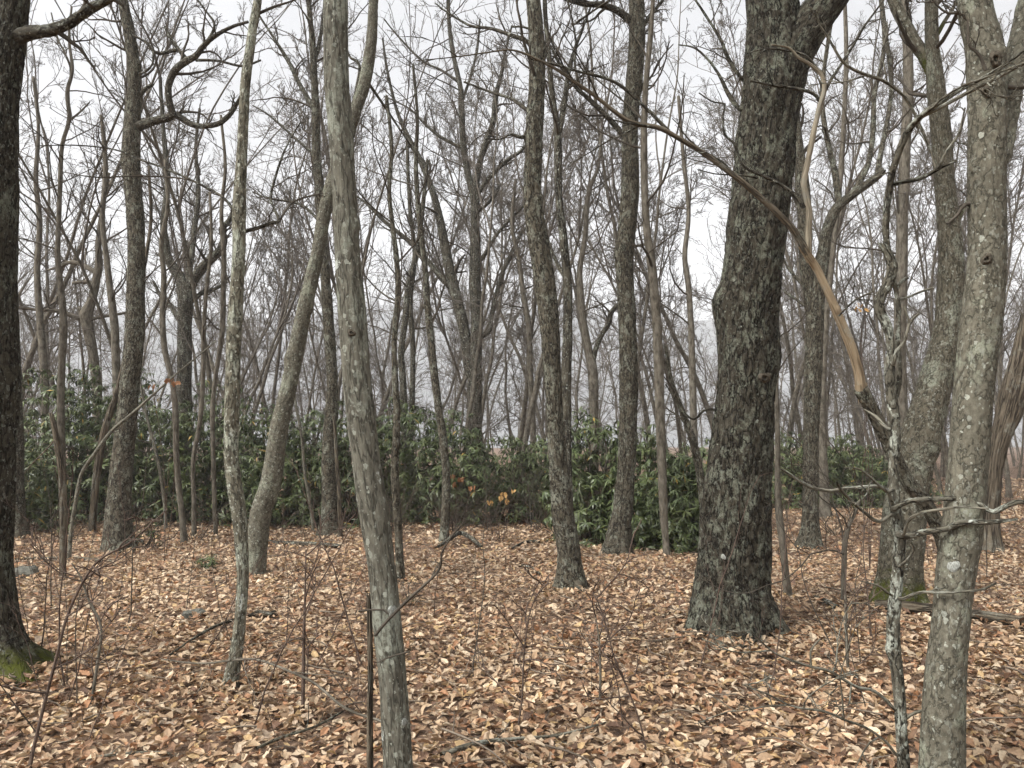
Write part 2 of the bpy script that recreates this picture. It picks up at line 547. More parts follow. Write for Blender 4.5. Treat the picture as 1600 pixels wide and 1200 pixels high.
def leaf_mat(name, rough=0.75, under=(1.25, 1.2, 1.1), trans=0.0, gloss=0.3):
    s = NT(name)
    a = s.attr('tint').outputs['Color']
    geo = s.n('ShaderNodeNewGeometry')
    oc = s.n('ShaderNodeTexCoord').outputs['Object']
    n = s.noise(oc, 60, 3)
    c = s.mix(s.rng(n, 0.3, 0.7, 0, 0.35), a, (0.0, 0.0, 0.0))
    u = s.n('ShaderNodeMix', data_type='RGBA', blend_type='MULTIPLY')
    u.inputs[0].default_value = 1
    s.l(c, u.inputs[6])
    u.inputs[7].default_value = (*under, 1)
    col = s.mix(geo.outputs['Backfacing'], c, u.outputs[2])
    s.l(col, s.b.inputs['Base Color'])
    s.b.inputs['Roughness'].default_value = rough
    s.b.inputs['Specular IOR Level'].default_value = gloss
    if trans:
        tr = s.n('ShaderNodeBsdfTranslucent')
        s.l(col, tr.inputs['Color'])
        mx = s.n('ShaderNodeMixShader')
        mx.inputs[0].default_value = trans
        s.l(s.b.outputs[0], mx.inputs[1])
        s.l(tr.outputs[0], mx.inputs[2])
        s.l(mx.outputs[0], s.out.inputs['Surface'])
    return s.m


M['leaf'] = leaf_mat('dry_leaf', 0.7, (1.18, 1.16, 1.12), 0.12, 0.3)
M['rhodo'] = leaf_mat('rhododendron_leaf', 0.42, (1.6, 1.5, 1.4), 0.08, 0.4)


def soil_mat():
    s = NT('forest_soil')
    oc = s.n('ShaderNodeTexCoord').outputs['Object']
    n1 = s.noise(oc, 14, 6, 0.7)
    n2 = s.noise(oc, 0.5, 4)
    v = s.n('ShaderNodeTexVoronoi')
    v.inputs['Scale'].default_value = 17
    s.l(oc, v.inputs['Vector'])
    sep = s.n('ShaderNodeSeparateColor')
    s.l(v.outputs['Color'], sep.inputs[0])
    c = s.mix(sep.outputs[0], (0.10, 0.06, 0.036), (0.28, 0.185, 0.115))
    c = s.mix(s.rng(n1, 0.4, 0.6), (0.06, 0.034, 0.021), c)
    c = s.mix(s.rng(n2, 0.35, 0.65, 0, 0.35), c, (0.2, 0.12, 0.07))
    s.l(c, s.b.inputs['Base Color'])
    s.b.inputs['Roughness'].default_value = 0.95
    s.bump(n1, 0.8, 0.04)
    return s.m


M['soil'] = soil_mat()


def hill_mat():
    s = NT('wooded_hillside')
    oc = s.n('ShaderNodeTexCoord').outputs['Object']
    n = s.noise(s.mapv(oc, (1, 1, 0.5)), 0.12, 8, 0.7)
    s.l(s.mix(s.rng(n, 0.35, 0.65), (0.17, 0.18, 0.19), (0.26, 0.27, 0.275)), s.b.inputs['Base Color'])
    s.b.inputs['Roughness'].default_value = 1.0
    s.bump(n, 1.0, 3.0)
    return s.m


def rock_mat():
    s = NT('grey_rock')
    oc = s.n('ShaderNodeTexCoord').outputs['Object']
    n = s.noise(oc, 12, 8, 0.7)
    c = s.mix(s.rng(n, 0.35, 0.65), (0.045, 0.045, 0.035), (0.13, 0.125, 0.10))
    s.l(c, s.b.inputs['Base Color'])
    s.b.inputs['Roughness'].default_value = 0.9
    s.bump(n, 0.8, 0.02)
    return s.m


M['rock'] = rock_mat()

# ------------------------------------------------------------------ setting: ground, hill
def build_ground():
    xs = np.concatenate([np.linspace(-500, -32, 26), np.linspace(-30, 30, 161), np.linspace(32, 500, 26)])
    ys = np.concatenate([np.linspace(-60, -7, 12), np.linspace(-5, 40, 130), np.linspace(43, 515, 34)])
    X, Y = np.meshgrid(xs, ys)
    Z = ground_z(X, Y)
    V = np.stack([X, Y, Z], -1).reshape(-1, 3)
    nx, ny = len(xs), len(ys)
    i = np.arange(ny - 1)[:, None] * nx + np.arange(nx - 1)[None]
    Q = np.stack([i, i + 1, i + 1 + nx, i + nx], -1).reshape(-1, 4)
    b = Buf()
    b.add(V, Q)
    return tag(link('ground', b.mesh('ground', M['soil'])), kind='structure')


GROUND = build_ground()


def build_hill():
    xs = np.linspace(-500, 500, 130)
    ys = np.linspace(200, 510, 60)
    X, Y = np.meshgrid(xs, ys)
    ridge = 76 + 14 * perlin(np.stack([X / 160, X * 0 + 0.3, X * 0], -1)) + 5 * perlin(np.stack([X / 35, Y / 60, X * 0], -1))
    f = np.clip((Y - 205) / 230, 0, 1)
    Z = -0.6 + ridge * (f * f * (3 - 2 * f)) + f * 4 * perlin(np.stack([X / 20, Y / 20, X * 0 + 3], -1))
    V = np.stack([X, Y, Z], -1).reshape(-1, 3)
    nx, ny = len(xs), len(ys)
    i = np.arange(ny - 1)[:, None] * nx + np.arange(nx - 1)[None]
    b = Buf()
    b.add(V, np.stack([i, i + 1, i + 1 + nx, i + nx], -1).reshape(-1, 4))
    tag(link('hill', b.mesh('hill', hill_mat())), kind='structure')


build_hill()

# ------------------------------------------------------------------ traced trees
def trace(pts, Y, dy=0.0, lean=None):
    """pixel samples (x, y, width) on a tree standing at world distance Y -> 3-D points with radius (N,4)"""
    out = []
    n = len(pts)
    for i, (px, py, w) in enumerate(pts):
        f = i / (n - 1)
        y = Y + dy * f + (lean * math.sin(f * 5.0) if lean else 0.0)
        p, t = at(px, py, y)
        out.append([*p, 0.5 * w * t / F])
    return np.array(out)


def smooth(pr, ds):
    L = np.linalg.norm(np.diff(pr[:, :3], axis=0), axis=1).sum()
    n = max(4, int(L / ds) + 1)
    q = catmull(pr, n)
    q[:, 3] = np.maximum(q[:, 3], 0.002)
    return q[:, :3], q[:, 3]


def resample(P, R, n):
    x = np.linspace(0, len(R) - 1, n)
    i = np.clip(x.astype(int), 0, len(R) - 2)
    f = (x - i)[:, None]
    return P[i] * (1 - f) + P[i + 1] * f, R[i] * (1 - f[:, 0]) + R[i + 1] * f[:, 0]


FEET = []


def make_tree(name, label, pts, base_y=None, Y=None, mat='mid', sides=40, ds=0.05, bark=(16, 0.16, 0.006), flare=(0.5, 0.18, 5),
              limbs=(), bumps=(), broken=0.0, crown=0, crown_t=(0.5, 1.0), crown_len=1.6, top=0, dy=0.0, limb_mat=None, cat='tree',
              lean=0.0, seed=1, group=None, twig_mat='twig', limb_twigs=5, subs=3):
    """pts run from foot to top; limbs: list of dict(p=pts, dy=..)"""
    if Y is None:
        gp = ground_pt(pts[0][0], base_y if base_y is not None else pts[0][1])
        Y = gp[1]
    pr = trace(pts, Y, dy, lean)
    gz = float(ground_z(pr[0, 0], pr[0, 1]))
    # foot on (slightly in) the ground
    if pr[0, 2] > gz - 0.04:
        foot = pr[0].copy()
        foot[2] = gz - 0.12
        pr = np.vstack([foot, pr]) if pr[0, 2] - foot[2] > 0.03 else pr
    P, R = smooth(pr, ds * 1.2)
    origin = np.array([P[0, 0], P[0, 1], gz])
    FEET.append((P[0, 0], P[0, 1], float(R[0])))
    root = tag(link(name, None, loc=origin), label, cat, group)
    g = np.random.default_rng(seed)
    b = Buf()
    bm = []
    for (bx, by, ang, apx, spx) in bumps:
        q, t = at(bx, by, Y)
        k = int(np.argmin(np.abs(P[:, 2] - q[2])))
        Lk = np.linalg.norm(np.diff(P[:k + 1], axis=0), axis=1).sum()
        bm.append((Lk, math.radians(ang), apx * t / F, spx * t / F))
    rings(b, P, R, int(sides * 0.68), bark, flare, bm, broken, seed)
    link('trunk', b.mesh('trunk', M[mat], origin), root)
    tw = Buf()
    twig_parents = []
    for li, lm in enumerate(limbs):
        lp = trace(lm['p'], Y + lm.get('y0', 0.0), lm.get('dy', 0.0))
        if lm.get('foot', True) and lm.get('snap', True):
            # root the limb inside the trunk
            k = int(np.argmin(np.linalg.norm(P - lp[0, :3], axis=1)))
            tgt = P[k]
            if np.linalg.norm(tgt - lp[0, :3]) < R[k] * 3 + 0.12:
                lp = np.vstack([[*tgt, lp[0, 3] * 1.15], lp]) if np.linalg.norm(tgt - lp[0, :3]) > 0.02 else lp
        LP, LR = smooth(lp, max(ds, 0.03))
        big = LR.max() > 0.012
        if big:
            lb = Buf()
            rings(lb, LP, LR, 20 if LR.max() > 0.05 else 10, (28, 0.25, min(0.006, LR.max() * 0.09)), None, (), lm.get('broken', 0.0), seed + li, True)
            lob = link(lm.get('name', 'limb'), lb.mesh('limb', M[lm.get('mat', limb_mat or mat)], origin), root)
        else:
            lob = None
            p2, r2 = resample(LP, LR, max(5, min(40, len(LR))))
            tubes(tw, p2[None], r2[None], 6)
        if lm.get('twigs', limb_twigs):
            twig_parents.append((*resample(LP, LR, 16), lm.get('twigs', limb_twigs), lob))
    pool = tw
    for (p2, r2, k, lob) in twig_parents:
        tw = Buf() if lob is not None else pool
        ln = np.linalg.norm(np.diff(p2, axis=0), axis=1).sum()
        a, ar = grow(g, p2[None], r2[None], k, 0.25, 1.0, 0.8, min(0.55, 0.9 / max(ln, 0.3)) if ln > 1.6 else 0.45, 0.5, 8, 0.16, 0.03, 0.004)
        tubes(tw, a, ar, 4)
        a2, ar2 = grow(g, a, ar, 4, 0.2, 1.0, 0.75, 0.5, 0.6, 6, 0.16, 0.03, 0.003)
        tubes(tw, a2, ar2, 3)
        a3, ar3 = grow(g, a2, ar2, 3, 0.2, 1.0, 0.7, 0.5, 0.7, 4, 0.15, 0.02, 0.0025)
        tubes(tw, a3, ar3, 3)
        if lob is not None:
            link('twig', tw.mesh('twig', M[twig_mat], origin), lob)['kind'] = 'stuff'
    tw = pool
    if crown:
        p2, r2 = resample(P, R, 30)
        a, ar = grow(g, p2[None], np.minimum(r2[None], 0.06), crown, crown_t[0], crown_t[1], 0.95, lambda l: 0 * l + crown_len, 0.38, 10, 0.13, 0.05, 0.005, tlen=0.15)
        tubes(tw, a, ar, 5)
        a2, ar2 = grow(g, a, ar, subs + 1, 0.2, 1.0, 0.75, 0.5, 0.6, 7, 0.14, 0.04, 0.004)
        tubes(tw, a2, ar2, 4)
        a3, ar3 = grow(g, a2, ar2, subs, 0.15, 1.0, 0.7, 0.5, 0.65, 5, 0.14, 0.03, 0.003)
        tubes(tw, a3, ar3, 3)
    if top:
        # the part of the tree above the picture: forked leaders and their branches
        Tt = P[-1] - P[-3]
        Tt /= np.linalg.norm(Tt)
        hgt = max(3.0, top - P[-1, 2])
        st = np.stack([P[-1] - Tt * 0.3, P[-1] + Tt * 0.2])[None]
        sr = np.full((1, 2), R[-1])
        a, ar = grow(g, st, sr, 3, 0.4, 0.9, 0.28, lambda l: 0 * l + hgt, 0.8, 14, 0.07, 0.08, 0.01, taper=0.15, tlen=0.0)
        tubes(tw, a, ar, 9)
        a2, ar2 = grow(g, a, ar, 7, 0.2, 1.0, 0.7, 0.42, 0.55, 9, 0.13, 0.05, 0.008)
        tubes(tw, a2, ar2, 5)
        a3, ar3 = grow(g, a2, ar2, 6, 0.2, 1.0, 0.7, 0.45, 0.6, 6, 0.13, 0.03, 0.005)
        tubes(tw, a3, ar3, 3)
    if tw.n:
        link('crown', tw.mesh('crown', M[twig_mat], origin), root)
    return root, Y


# --- K: the big old oak
oak, _ = make_tree('oak_tree', 'massive dark furrowed oak blotched with grey lichen, forking near the top', [
    (1150, 1004, 128), (1147, 975, 118), (1144, 930, 110), (1146, 880, 106), (1150, 800, 103), (1158, 700, 94), (1165, 600, 88), (1168, 500, 91), (1178, 400, 89),
    (1189, 304, 90), (1199, 202, 90), (1207, 135, 92), (1212, 90, 92), (1210, 40, 82), (1206, 0, 77), (1200, -80, 72), (1195, -160, 66)],
    base_y=985, mat='oak', sides=150, ds=0.018, bark=(17, 0.17, 0.018), flare=(0.38, 0.17, 5),
    bumps=((1120, 478, 180, 9, 26), (1206, 560, -30, 5, 40), (1172, 160, -120, 7, 22), (1130, 700, 200, 4, 50)), top=19, seed=21,
    limbs=(dict(p=[(1222, 120, 66), (1245, 75, 64), (1270, 35, 60), (1302, -12, 56), (1340, -70, 50), (1370, -140, 44)], dy=-0.2, twigs=0, y0=-0.03),
           dict(p=[(1168, 130, 6), (1140, 95, 6), (1125, 60, 5), (1100, 20, 4), (1080, -10, 3)], dy=0.3),
           dict(p=[(1160, 172, 8), (1140, 150, 7), (1125, 120, 5), (1108, 95, 4), (1085, 75, 3), (1060, 70, 2)], dy=0.6),
           dict(p=[(1105, 640, 4), (1085, 655, 4), (1065, 640, 3), (1040, 600, 2)], dy=0.2, twigs=3)))

from mathutils.bvhtree import BVHTree


def on_bark(root, items):
    """lichen rosettes and branch knots grown on the bark of a trunk: (kind, px, py, radius px)"""
    tr = next(c for c in root.children if c.name.startswith('trunk'))
    me = tr.data
    bv = BVHTree.FromPolygons([v.co for v in me.vertices], [p.vertices[:] for p in me.polygons])
    org = np.array(root.location)
    eye = Vector(np.array([0, 0, EYE]) - org)
    gg = np.random.default_rng(9)
    for kind, px, py, rp in items:
        n, m = 34, 7
        ph = gg.uniform(0, 20)
        ok, verts, bks = True, [], []
        d0 = Vector(ray(px, py)).normalized()
        h0 = bv.ray_cast(eye, d0)
        if h0[0] is None:
            continue
        for i in range(m + 1):
            for j in range(n if i else 1):
                a = 2 * math.pi * j / n
                edge = 1 + 0.16 * math.sin(2 * a + ph) + 0.09 * math.sin(3 * a + 2 * ph) + 0.05 * math.sin(8 * a + ph) + (0.07 * gg.normal() if i >= m - 1 and kind != 'knot' else 0)
                f = i / m
                q = Vector(ray(px + math.cos(a) * rp * f * edge, py + math.sin(a) * rp * f * edge * 1.05)).normalized()
                h = bv.ray_cast(eye, q)
                if h[0] is None or (h[0] - h0[0]).length > 0.12:
                    ok = False
                    break
                t = h0[3] / 1186.0
                if kind == 'knot':
                    up = 0.6 * rp * t * math.exp(-((f - 0.5) / 0.3) ** 2) - 0.5 * rp * t * math.exp(-(f / 0.25) ** 2)
                else:
                    up = 0.0035 * (1 - f ** 4) + 0.001 + 0.0015 * abs(gg.normal()) * (f < 1)
                p = h[0] - d0 * (up + 0.001)
                verts.append(p[:])
                bks.append((p.x, p.y, p.z))
            if not ok:
                break
        if not ok:
            continue
        b = Buf()
        tris = [(0, 1 + (j + 1) % n, 1 + j) for j in range(n)]
        quads = [(1 + (i - 1) * n + j, 1 + (i - 1) * n + (j + 1) % n, 1 + i * n + (j + 1) % n, 1 + i * n + j) for i in range(1, m) for j in range(n)]
        b.add(verts, quads, tris, bks)
        link('knot' if kind == 'knot' else 'lichen_patch', b.mesh(kind, M['knot' if kind == 'knot' else kind]), root)


on_bark(oak, [('lichen_grey', 1191, 658, 13), ('lichen_white', 1130, 870, 4), ('knot', 1195, 590, 9)])

# --- A: the big trunk on the picture's edge and the tree behind it
make_tree('edge_tree', 'thick dark trunk at the picture edge with a bright mossy root and one bare limb', [
    (-12, 1062, 106), (-14, 1035, 94), (-16, 1000, 77), (-16, 940, 72), (-20, 850, 70), (-18, 700, 76), (-14, 600, 76), (-12, 500, 70), (-14, 400, 70), (-8, 250, 63), (-4, 150, 58),
    (6, 70, 56), (18, 10, 46), (22, -60, 42), (26, -140, 38)], base_y=1050, mat='edge', sides=110, ds=0.022, bark=(20, 0.17, 0.010), flare=(0.7, 0.13, 5),
    top=17, seed=5, limb_mat='limb',
    limbs=(dict(p=[(18, 62, 26), (45, 52, 22), (75, 48, 18), (108, 36, 16), (140, 14, 15), (165, 2, 13), (200, -22, 11)], dy=-0.3, twigs=4),))
make_tree('bare_tree', 'shadowed trunk standing close behind the thick edge trunk', [
    (22, 840, 34), (22, 800, 30), (20, 700, 30), (18, 600, 28), (15, 500, 26), (10, 380, 24), (2, 200, 20), (-10, 50, 16)], mat='mid', sides=32, ds=0.06, top=16, seed=6)

# --- B: crooked-limbed tree
make_tree('bare_tree', 'sturdy dark tree with a thick crooked limb bent upward like a hook', [
    (187, 860, 50), (185, 835, 42), (185, 800, 37), (190, 735, 33), (196, 670, 30), (206, 569, 29), (211, 500, 28), (213, 400, 25), (211, 340, 26), (206, 270, 25), (206, 202, 25),
    (210, 135, 19), (205, 67, 17), (192, 0, 15), (183, -70, 13)], mat='mid', sides=72, ds=0.03, bark=(18, 0.2, 0.009), flare=(0.25, 0.15, 5), top=15, seed=8, limb_mat='limb',
    bumps=((216, 105, -10, 4, 8), (200, 250, 180, 3, 14)),
    limbs=(dict(p=[(214, 198, 16), (235, 191, 13), (262, 184, 12), (274, 180, 11), (300, 194, 9), (320, 197, 8), (342, 193, 8), (358, 180, 7), (370, 162, 6), (376, 150, 4)], dy=-0.4, twigs=6),
           dict(p=[(272, 182, 11), (266, 165, 11), (263, 138, 10), (272, 112, 11), (290, 96, 11), (305, 88, 9), (318, 72, 8), (335, 57, 7), (362, 42, 5), (388, 34, 4)], y0=-0.2, dy=-0.5, snap=False, twigs=7),
           dict(p=[(292, 94, 8), (281, 80, 6), (268, 62, 5), (258, 42, 4)], y0=-0.3, snap=False, twigs=3),
           dict(p=[(276, 78, 6), (245, 83, 5), (228, 66, 4), (205, 54, 3)], y0=-0.3, snap=False, twigs=4),
           dict(p=[(240, 83, 4), (238, 100, 3), (228, 112, 3), (216, 116, 2)], y0=-0.3, snap=False, twigs=2),
           dict(p=[(306, 94, 5), (340, 95, 4), (378, 103, 4), (408, 94, 3)], y0=-0.3, snap=False, twigs=4),
           dict(p=[(321, 70, 5), (335, 40, 4), (320, 15, 3), (300, -10, 3)], y0=-0.4, snap=False, twigs=5),
           dict(p=[(216, 150, 8), (228, 138, 6), (240, 131, 5)], twigs=0, broken=0.03)), crown=5, crown_t=(0.75, 1.0), crown_len=1.2)

# --- C: slim pale-lichen trunk
make_tree('bare_tree', 'slim wavy trunk crusted with pale lichen, with a thin forked side limb', [
    (359, 1074, 26), (363, 1050, 22), (369, 1019, 20), (375, 969, 18), (379, 901, 18), (377, 850, 20), (373, 800, 22), (364, 740, 23), (361, 704, 22), (363, 602, 23), (365, 535, 22),
    (373, 400, 20), (374, 330, 21), (378, 236, 16), (383, 135, 15), (390, 80, 14), (397, 34, 13), (403, 0, 12), (412, -70, 10)], mat='lichen', sides=60, ds=0.014, bark=(34, 0.3, 0.0030),
    flare=(0.3, 0.08, 4), top=9, seed=9, limb_mat='limb',
    limbs=(dict(p=[(378, 362, 7), (400, 357, 6), (425, 348, 6), (436, 345, 5), (428, 325, 4), (423, 308, 4), (430, 278, 4), (446, 232, 3), (470, 190, 2)], dy=0.5, twigs=7),
           dict(p=[(436, 346, 4), (455, 318, 3), (478, 308, 3), (505, 302, 2)], y0=0.25, dy=0.3, snap=False, twigs=4),
           dict(p=[(365, 327, 5), (345, 306, 4), (300, 282, 3.4), (255, 262, 3), (220, 250, 3), (180, 234, 2.5), (120, 227, 2), (55, 228, 1.6)], dy=0.6, twigs=7),
           dict(p=[(330, 298, 3), (290, 280, 2.6), (220, 275, 2.4), (150, 277, 2), (95, 268, 1.6)], y0=0.2, dy=0.5, snap=False, twigs=5),
           dict(p=[(402, 22, 5), (430, 10, 4), (455, 2, 3), (480, -10, 3)], dy=0.2, twigs=3)))

# --- D: leaning tree behind C and E
make_tree('bare_tree', 'leaning trunk rising from behind the pale lichen trunk and crossing behind the front sapling trunk', [
    (400, 900, 30), (402, 870, 29), (404, 840, 31), (408, 800, 33), (424, 750, 31), (436, 670, 28), (452, 600, 25), (472, 500, 23), (495, 400, 20), (506, 338, 20), (520, 280, 18), (545, 212, 17),
    (558, 165, 18), (569, 130, 19), (580, 67, 17), (584, 0, 14), (590, -70, 12)], mat='grey', sides=64, ds=0.03, bark=(22, 0.25, 0.007), flare=(0.2, 0.1, 5), top=13, seed=10, limb_mat='limb',
    bumps=((452, 560, 180, 4, 12), (476, 480, 0, 3, 10)),
    limbs=(dict(p=[(553, 165, 8), (562, 105, 5), (548, 90, 4), (542, 78, 3)], twigs=2),
           dict(p=[(572, 125, 5), (600, 165, 4), (620, 195, 3), (650, 240, 2)], dy=0.5, twigs=4)))

# --- E: the front trunk
young, _ = make_tree('young_tree', 'nearest slender grey trunk with bark stripes and pale green lichen patches, leaning slightly', [
    (632, 1275, 60), (627, 1240, 50), (622, 1200, 46), (614, 1070, 43), (604, 969, 44), (598, 901, 42), (584, 800, 46), (570, 704, 43), (558, 602, 43), (551, 501, 43), (543, 400, 38), (538, 304, 37),
    (532, 202, 38), (526, 135, 38), (524, 60, 37), (524, 0, 37), (522, -100, 34), (520, -200, 30)], base_y=1268, mat='striped', sides=110, ds=0.010, bark=(44, 0.09, 0.0034), flare=(0.25, 0.07, 5),
    top=8, seed=12, limb_mat='limb', bumps=((560, 352, 0, 4, 12), (548, 520, -60, 2, 10), (532, 140, -90, 2, 10)),
    limbs=(dict(p=[(586, 993, 5), (605, 970, 5), (640, 935, 4.5), (685, 892, 4), (690, 865, 3), (705, 840, 2.4), (725, 815, 1.8)], dy=-0.25, y0=-0.12, snap=False, twigs=1),
           dict(p=[(560, 955, 3), (580, 953, 3), (600, 953, 3), (608, 960, 2.5)], y0=-0.1, snap=False, twigs=0),
           dict(p=[(640, 1018, 3), (625, 1022, 3), (605, 1028, 2.5), (590, 1035, 2)], y0=-0.1, snap=False, twigs=0)))
on_bark(young, [('lichen_white', 613, 955, 8), ('lichen_white', 632, 1128, 5), ('knot', 549, 520, 6)])
# --- F: dead broken sapling next to E
make_tree('dead_sapling', 'thin broken-off dead stem standing beside the nearest slender trunk', [
    (578, 1225, 11), (578, 1190, 11), (578, 1110, 10), (579, 1060, 9), (578, 1000, 9), (577, 960, 8), (576, 932, 7)], Y=3.55, mat='rot', sides=20, ds=0.015, bark=(60, 0.2, 0.0015), flare=None, broken=0.03, seed=13)

# --- G
make_tree('bare_tree', 'straight brown trunk standing at the rhododendron edge between the leaning and the front trunks', [
    (516, 838, 32), (515, 820, 27), (515, 780, 24), (514, 700, 22), (519, 600, 17), (513, 500, 17), (506, 400, 14), (500, 300, 14), (494, 240, 13), (493, 170, 12), (490, 100, 10), (486, 40, 8), (478, -30, 7)],
    mat='mid', sides=40, ds=0.05, bark=(20, 0.2, 0.008), top=14, seed=14, crown=6, crown_t=(0.7, 1), crown_len=1.8, limb_mat='limb',
    limbs=(dict(p=[(490, 168, 8), (470, 135, 7), (450, 95, 6), (425, 55, 4), (405, 25, 3)], dy=0.5, twigs=8),
           dict(p=[(491, 100, 7), (500, 60, 6), (506, 20, 5), (508, -20, 4)], dy=0.3, twigs=5),
           dict(p=[(494, 245, 5), (460, 215, 4), (420, 180, 3), (395, 165, 2)], dy=0.6, twigs=5),
           dict(p=[(503, 350, 5), (470, 320, 4), (420, 310, 3), (395, 300, 2)], dy=0.6, twigs=5)))

# --- H: central wavy tree and its companion stem
make_tree('bare_tree', 'central furrowed tree with a sinuous trunk and a dark knob halfway up', [
    (894, 931, 50), (893, 912, 44), (890, 880, 37), (887, 850, 35), (879, 800, 34), (870, 700, 28), (864, 600, 26), (858, 500, 31), (846, 405, 32), (836, 345, 31), (832, 300, 27), (835, 202, 27),
    (839, 135, 25), (839, 67, 24), (833, 0, 22), (828, -70, 20)], base_y=922, mat='mid', sides=88, ds=0.024, bark=(22, 0.17, 0.010), flare=(0.35, 0.13, 5), top=15, seed=15, limb_mat='limb',
    bumps=((846, 312, -40, 5, 9), (849, 78, 0, 4, 9), (868, 600, -60, 3, 10), (822, 212, 180, 4, 6)), crown=4, crown_t=(0.75, 1), crown_len=1.5,
    limbs=(dict(p=[(824, 213, 7), (812, 214, 6), (798, 210, 4), (780, 218, 3), (760, 216, 2.5)], dy=-0.3, twigs=3),
           dict(p=[(828, 175, 6), (800, 155, 5), (770, 145, 4), (725, 128, 3)], dy=0.5, twigs=5),
           dict(p=[(835, 72, 7), (818, 62, 7), (790, 52, 6), (765, 44, 5), (735, 40, 4), (700, 20, 3), (680, 5, 2)], dy=0.4, twigs=8),
           dict(p=[(828, 45, 4), (815, 42, 3), (800, 42, 3)], twigs=0)))
make_tree('bare_tree', 'slim dark stem hidden partly behind the central sinuous tree, forking in two above', [
    (892, 875, 22), (891, 850, 17), (889, 800, 14), (886, 700, 14), (885, 600, 16), (887, 500, 15), (886, 430, 14), (880, 370, 13), (873, 304, 12), (872, 240, 13), (870, 195, 10), (863, 150, 9), (858, 90, 8), (852, 20, 7), (850, -40, 6)],
    mat='dark', sides=36, ds=0.05, bark=(22, 0.2, 0.005), top=13, seed=16, crown=5, crown_t=(0.7, 1), crown_len=1.4,
    limbs=(dict(p=[(874, 205, 9), (882, 160, 9), (889, 110, 7), (898, 78, 6), (912, 40, 4), (925, 5, 3)], dy=0.4, twigs=7),
           dict(p=[(888, 440, 8), (872, 415, 7), (858, 380, 5), (850, 350, 4)], dy=0.3, twigs=3)))

# --- I
make_tree('bare_tree', 'straight furrowed tree with a broad foot beside the rhododendrons, left of the big oak', [
    (964, 868, 46), (965, 850, 41), (969, 820, 34), (974, 790, 30), (980, 700, 27), (982, 600, 29), (980, 500, 27), (976, 405, 27), (984, 304, 28), (984, 202, 25), (990, 135, 25), (995, 67, 25), (995, 0, 24), (992, -70, 20)],
    mat='mid', sides=72, ds=0.03, bark=(20, 0.17, 0.010), flare=(0.3, 0.15, 5), top=16, seed=17, limb_mat='limb', bumps=((1002, 135, 0, 4, 6), (968, 400, 180, 3, 14)), crown=4, crown_t=(0.75, 1), crown_len=1.6,
    limbs=(dict(p=[(986, 32, 13), (965, 17, 11), (940, 8, 10), (915, 6, 8), (888, 0, 6), (870, -10, 5)], dy=-0.4, twigs=6),
           dict(p=[(977, 216, 9), (960, 195, 9), (938, 172, 8), (915, 150, 7), (903, 140, 6), (880, 110, 5), (860, 72, 4)], dy=-0.3, twigs=7),
           dict(p=[(1000, 48, 8), (1015, 25, 6), (1032, 5, 5), (1045, -15, 4)], dy=0.3, twigs=5),
           dict(p=[(1001, 135, 4), (1012, 134, 3), (1024, 134, 2)], twigs=0)))

# --- J: double tree behind the rhododendrons
make_tree('bare_tree', 'tall two-stemmed tree rising from the green thicket in the middle of the woods', [
    (741, 780, 26), (741, 720, 22), (741, 660, 23), (742, 590, 24), (743, 560, 20), (745, 500, 18), (742, 440, 19), (743, 400, 18), (742, 340, 14), (742, 305, 15), (735, 287, 11), (725, 236, 10), (721, 169, 9),
    (719, 135, 8), (708, 84, 7), (702, 40, 6), (700, -10, 5)], Y=21, mat='dark', sides=32, ds=0.09, bark=(13, 0.16, 0.012), top=18, seed=18, limb_mat='dark', crown=10, crown_t=(0.45, 1), crown_len=2.6,
    limbs=(dict(p=[(736, 585, 20), (726, 520, 18), (712, 460, 17), (698, 400, 16), (682, 320, 11), (662, 262, 10), (645, 229, 9), (630, 198, 7), (618, 165, 5), (605, 110, 4), (598, 60, 3)], dy=0.8, twigs=12),
           dict(p=[(712, 455, 10), (690, 435, 9), (672, 412, 8), (640, 378, 7), (600, 345, 6), (575, 320, 4), (555, 305, 3)], y0=0.5, dy=0.8, snap=False, twigs=9),
           dict(p=[(742, 300, 11), (750, 253, 10), (762, 215, 9), (771, 189, 9), (775, 148, 8), (783, 118, 6), (790, 80, 4), (800, 40, 3)], dy=-0.6, twigs=10),
           dict(p=[(748, 300, 8), (765, 278, 7), (793, 250, 6), (814, 236, 5), (830, 215, 3)], dy=-0.8, twigs=7),
           dict(p=[(748, 330, 5), (765, 315, 5), (777, 300, 4), (780, 285, 4)], dy=0.5, twigs=4),
           dict(p=[(750, 526, 9), (764, 517, 8), (769, 488, 7), (778, 450, 7), (792, 410, 6), (812, 370, 5), (830, 345, 3)], dy=0.6, twigs=8),
           dict(p=[(752, 405, 7), (765, 385, 6), (780, 362, 5), (815, 325, 4), (840, 305, 3)], dy=-0.5, twigs=6),
           dict(p=[(720, 230, 6), (690, 215, 5), (665, 195, 4), (640, 170, 3), (600, 150, 2)], dy=0.4, twigs=8),
           dict(p=[(719, 130, 5), (690, 110, 4), (660, 95, 3.5), (625, 60, 3), (600, 30, 2)], dy=0.4, twigs=8),
           dict(p=[(720, 165, 5), (735, 120, 4), (745, 80, 4), (750, 30, 3)], dy=0.4, twigs=8)))

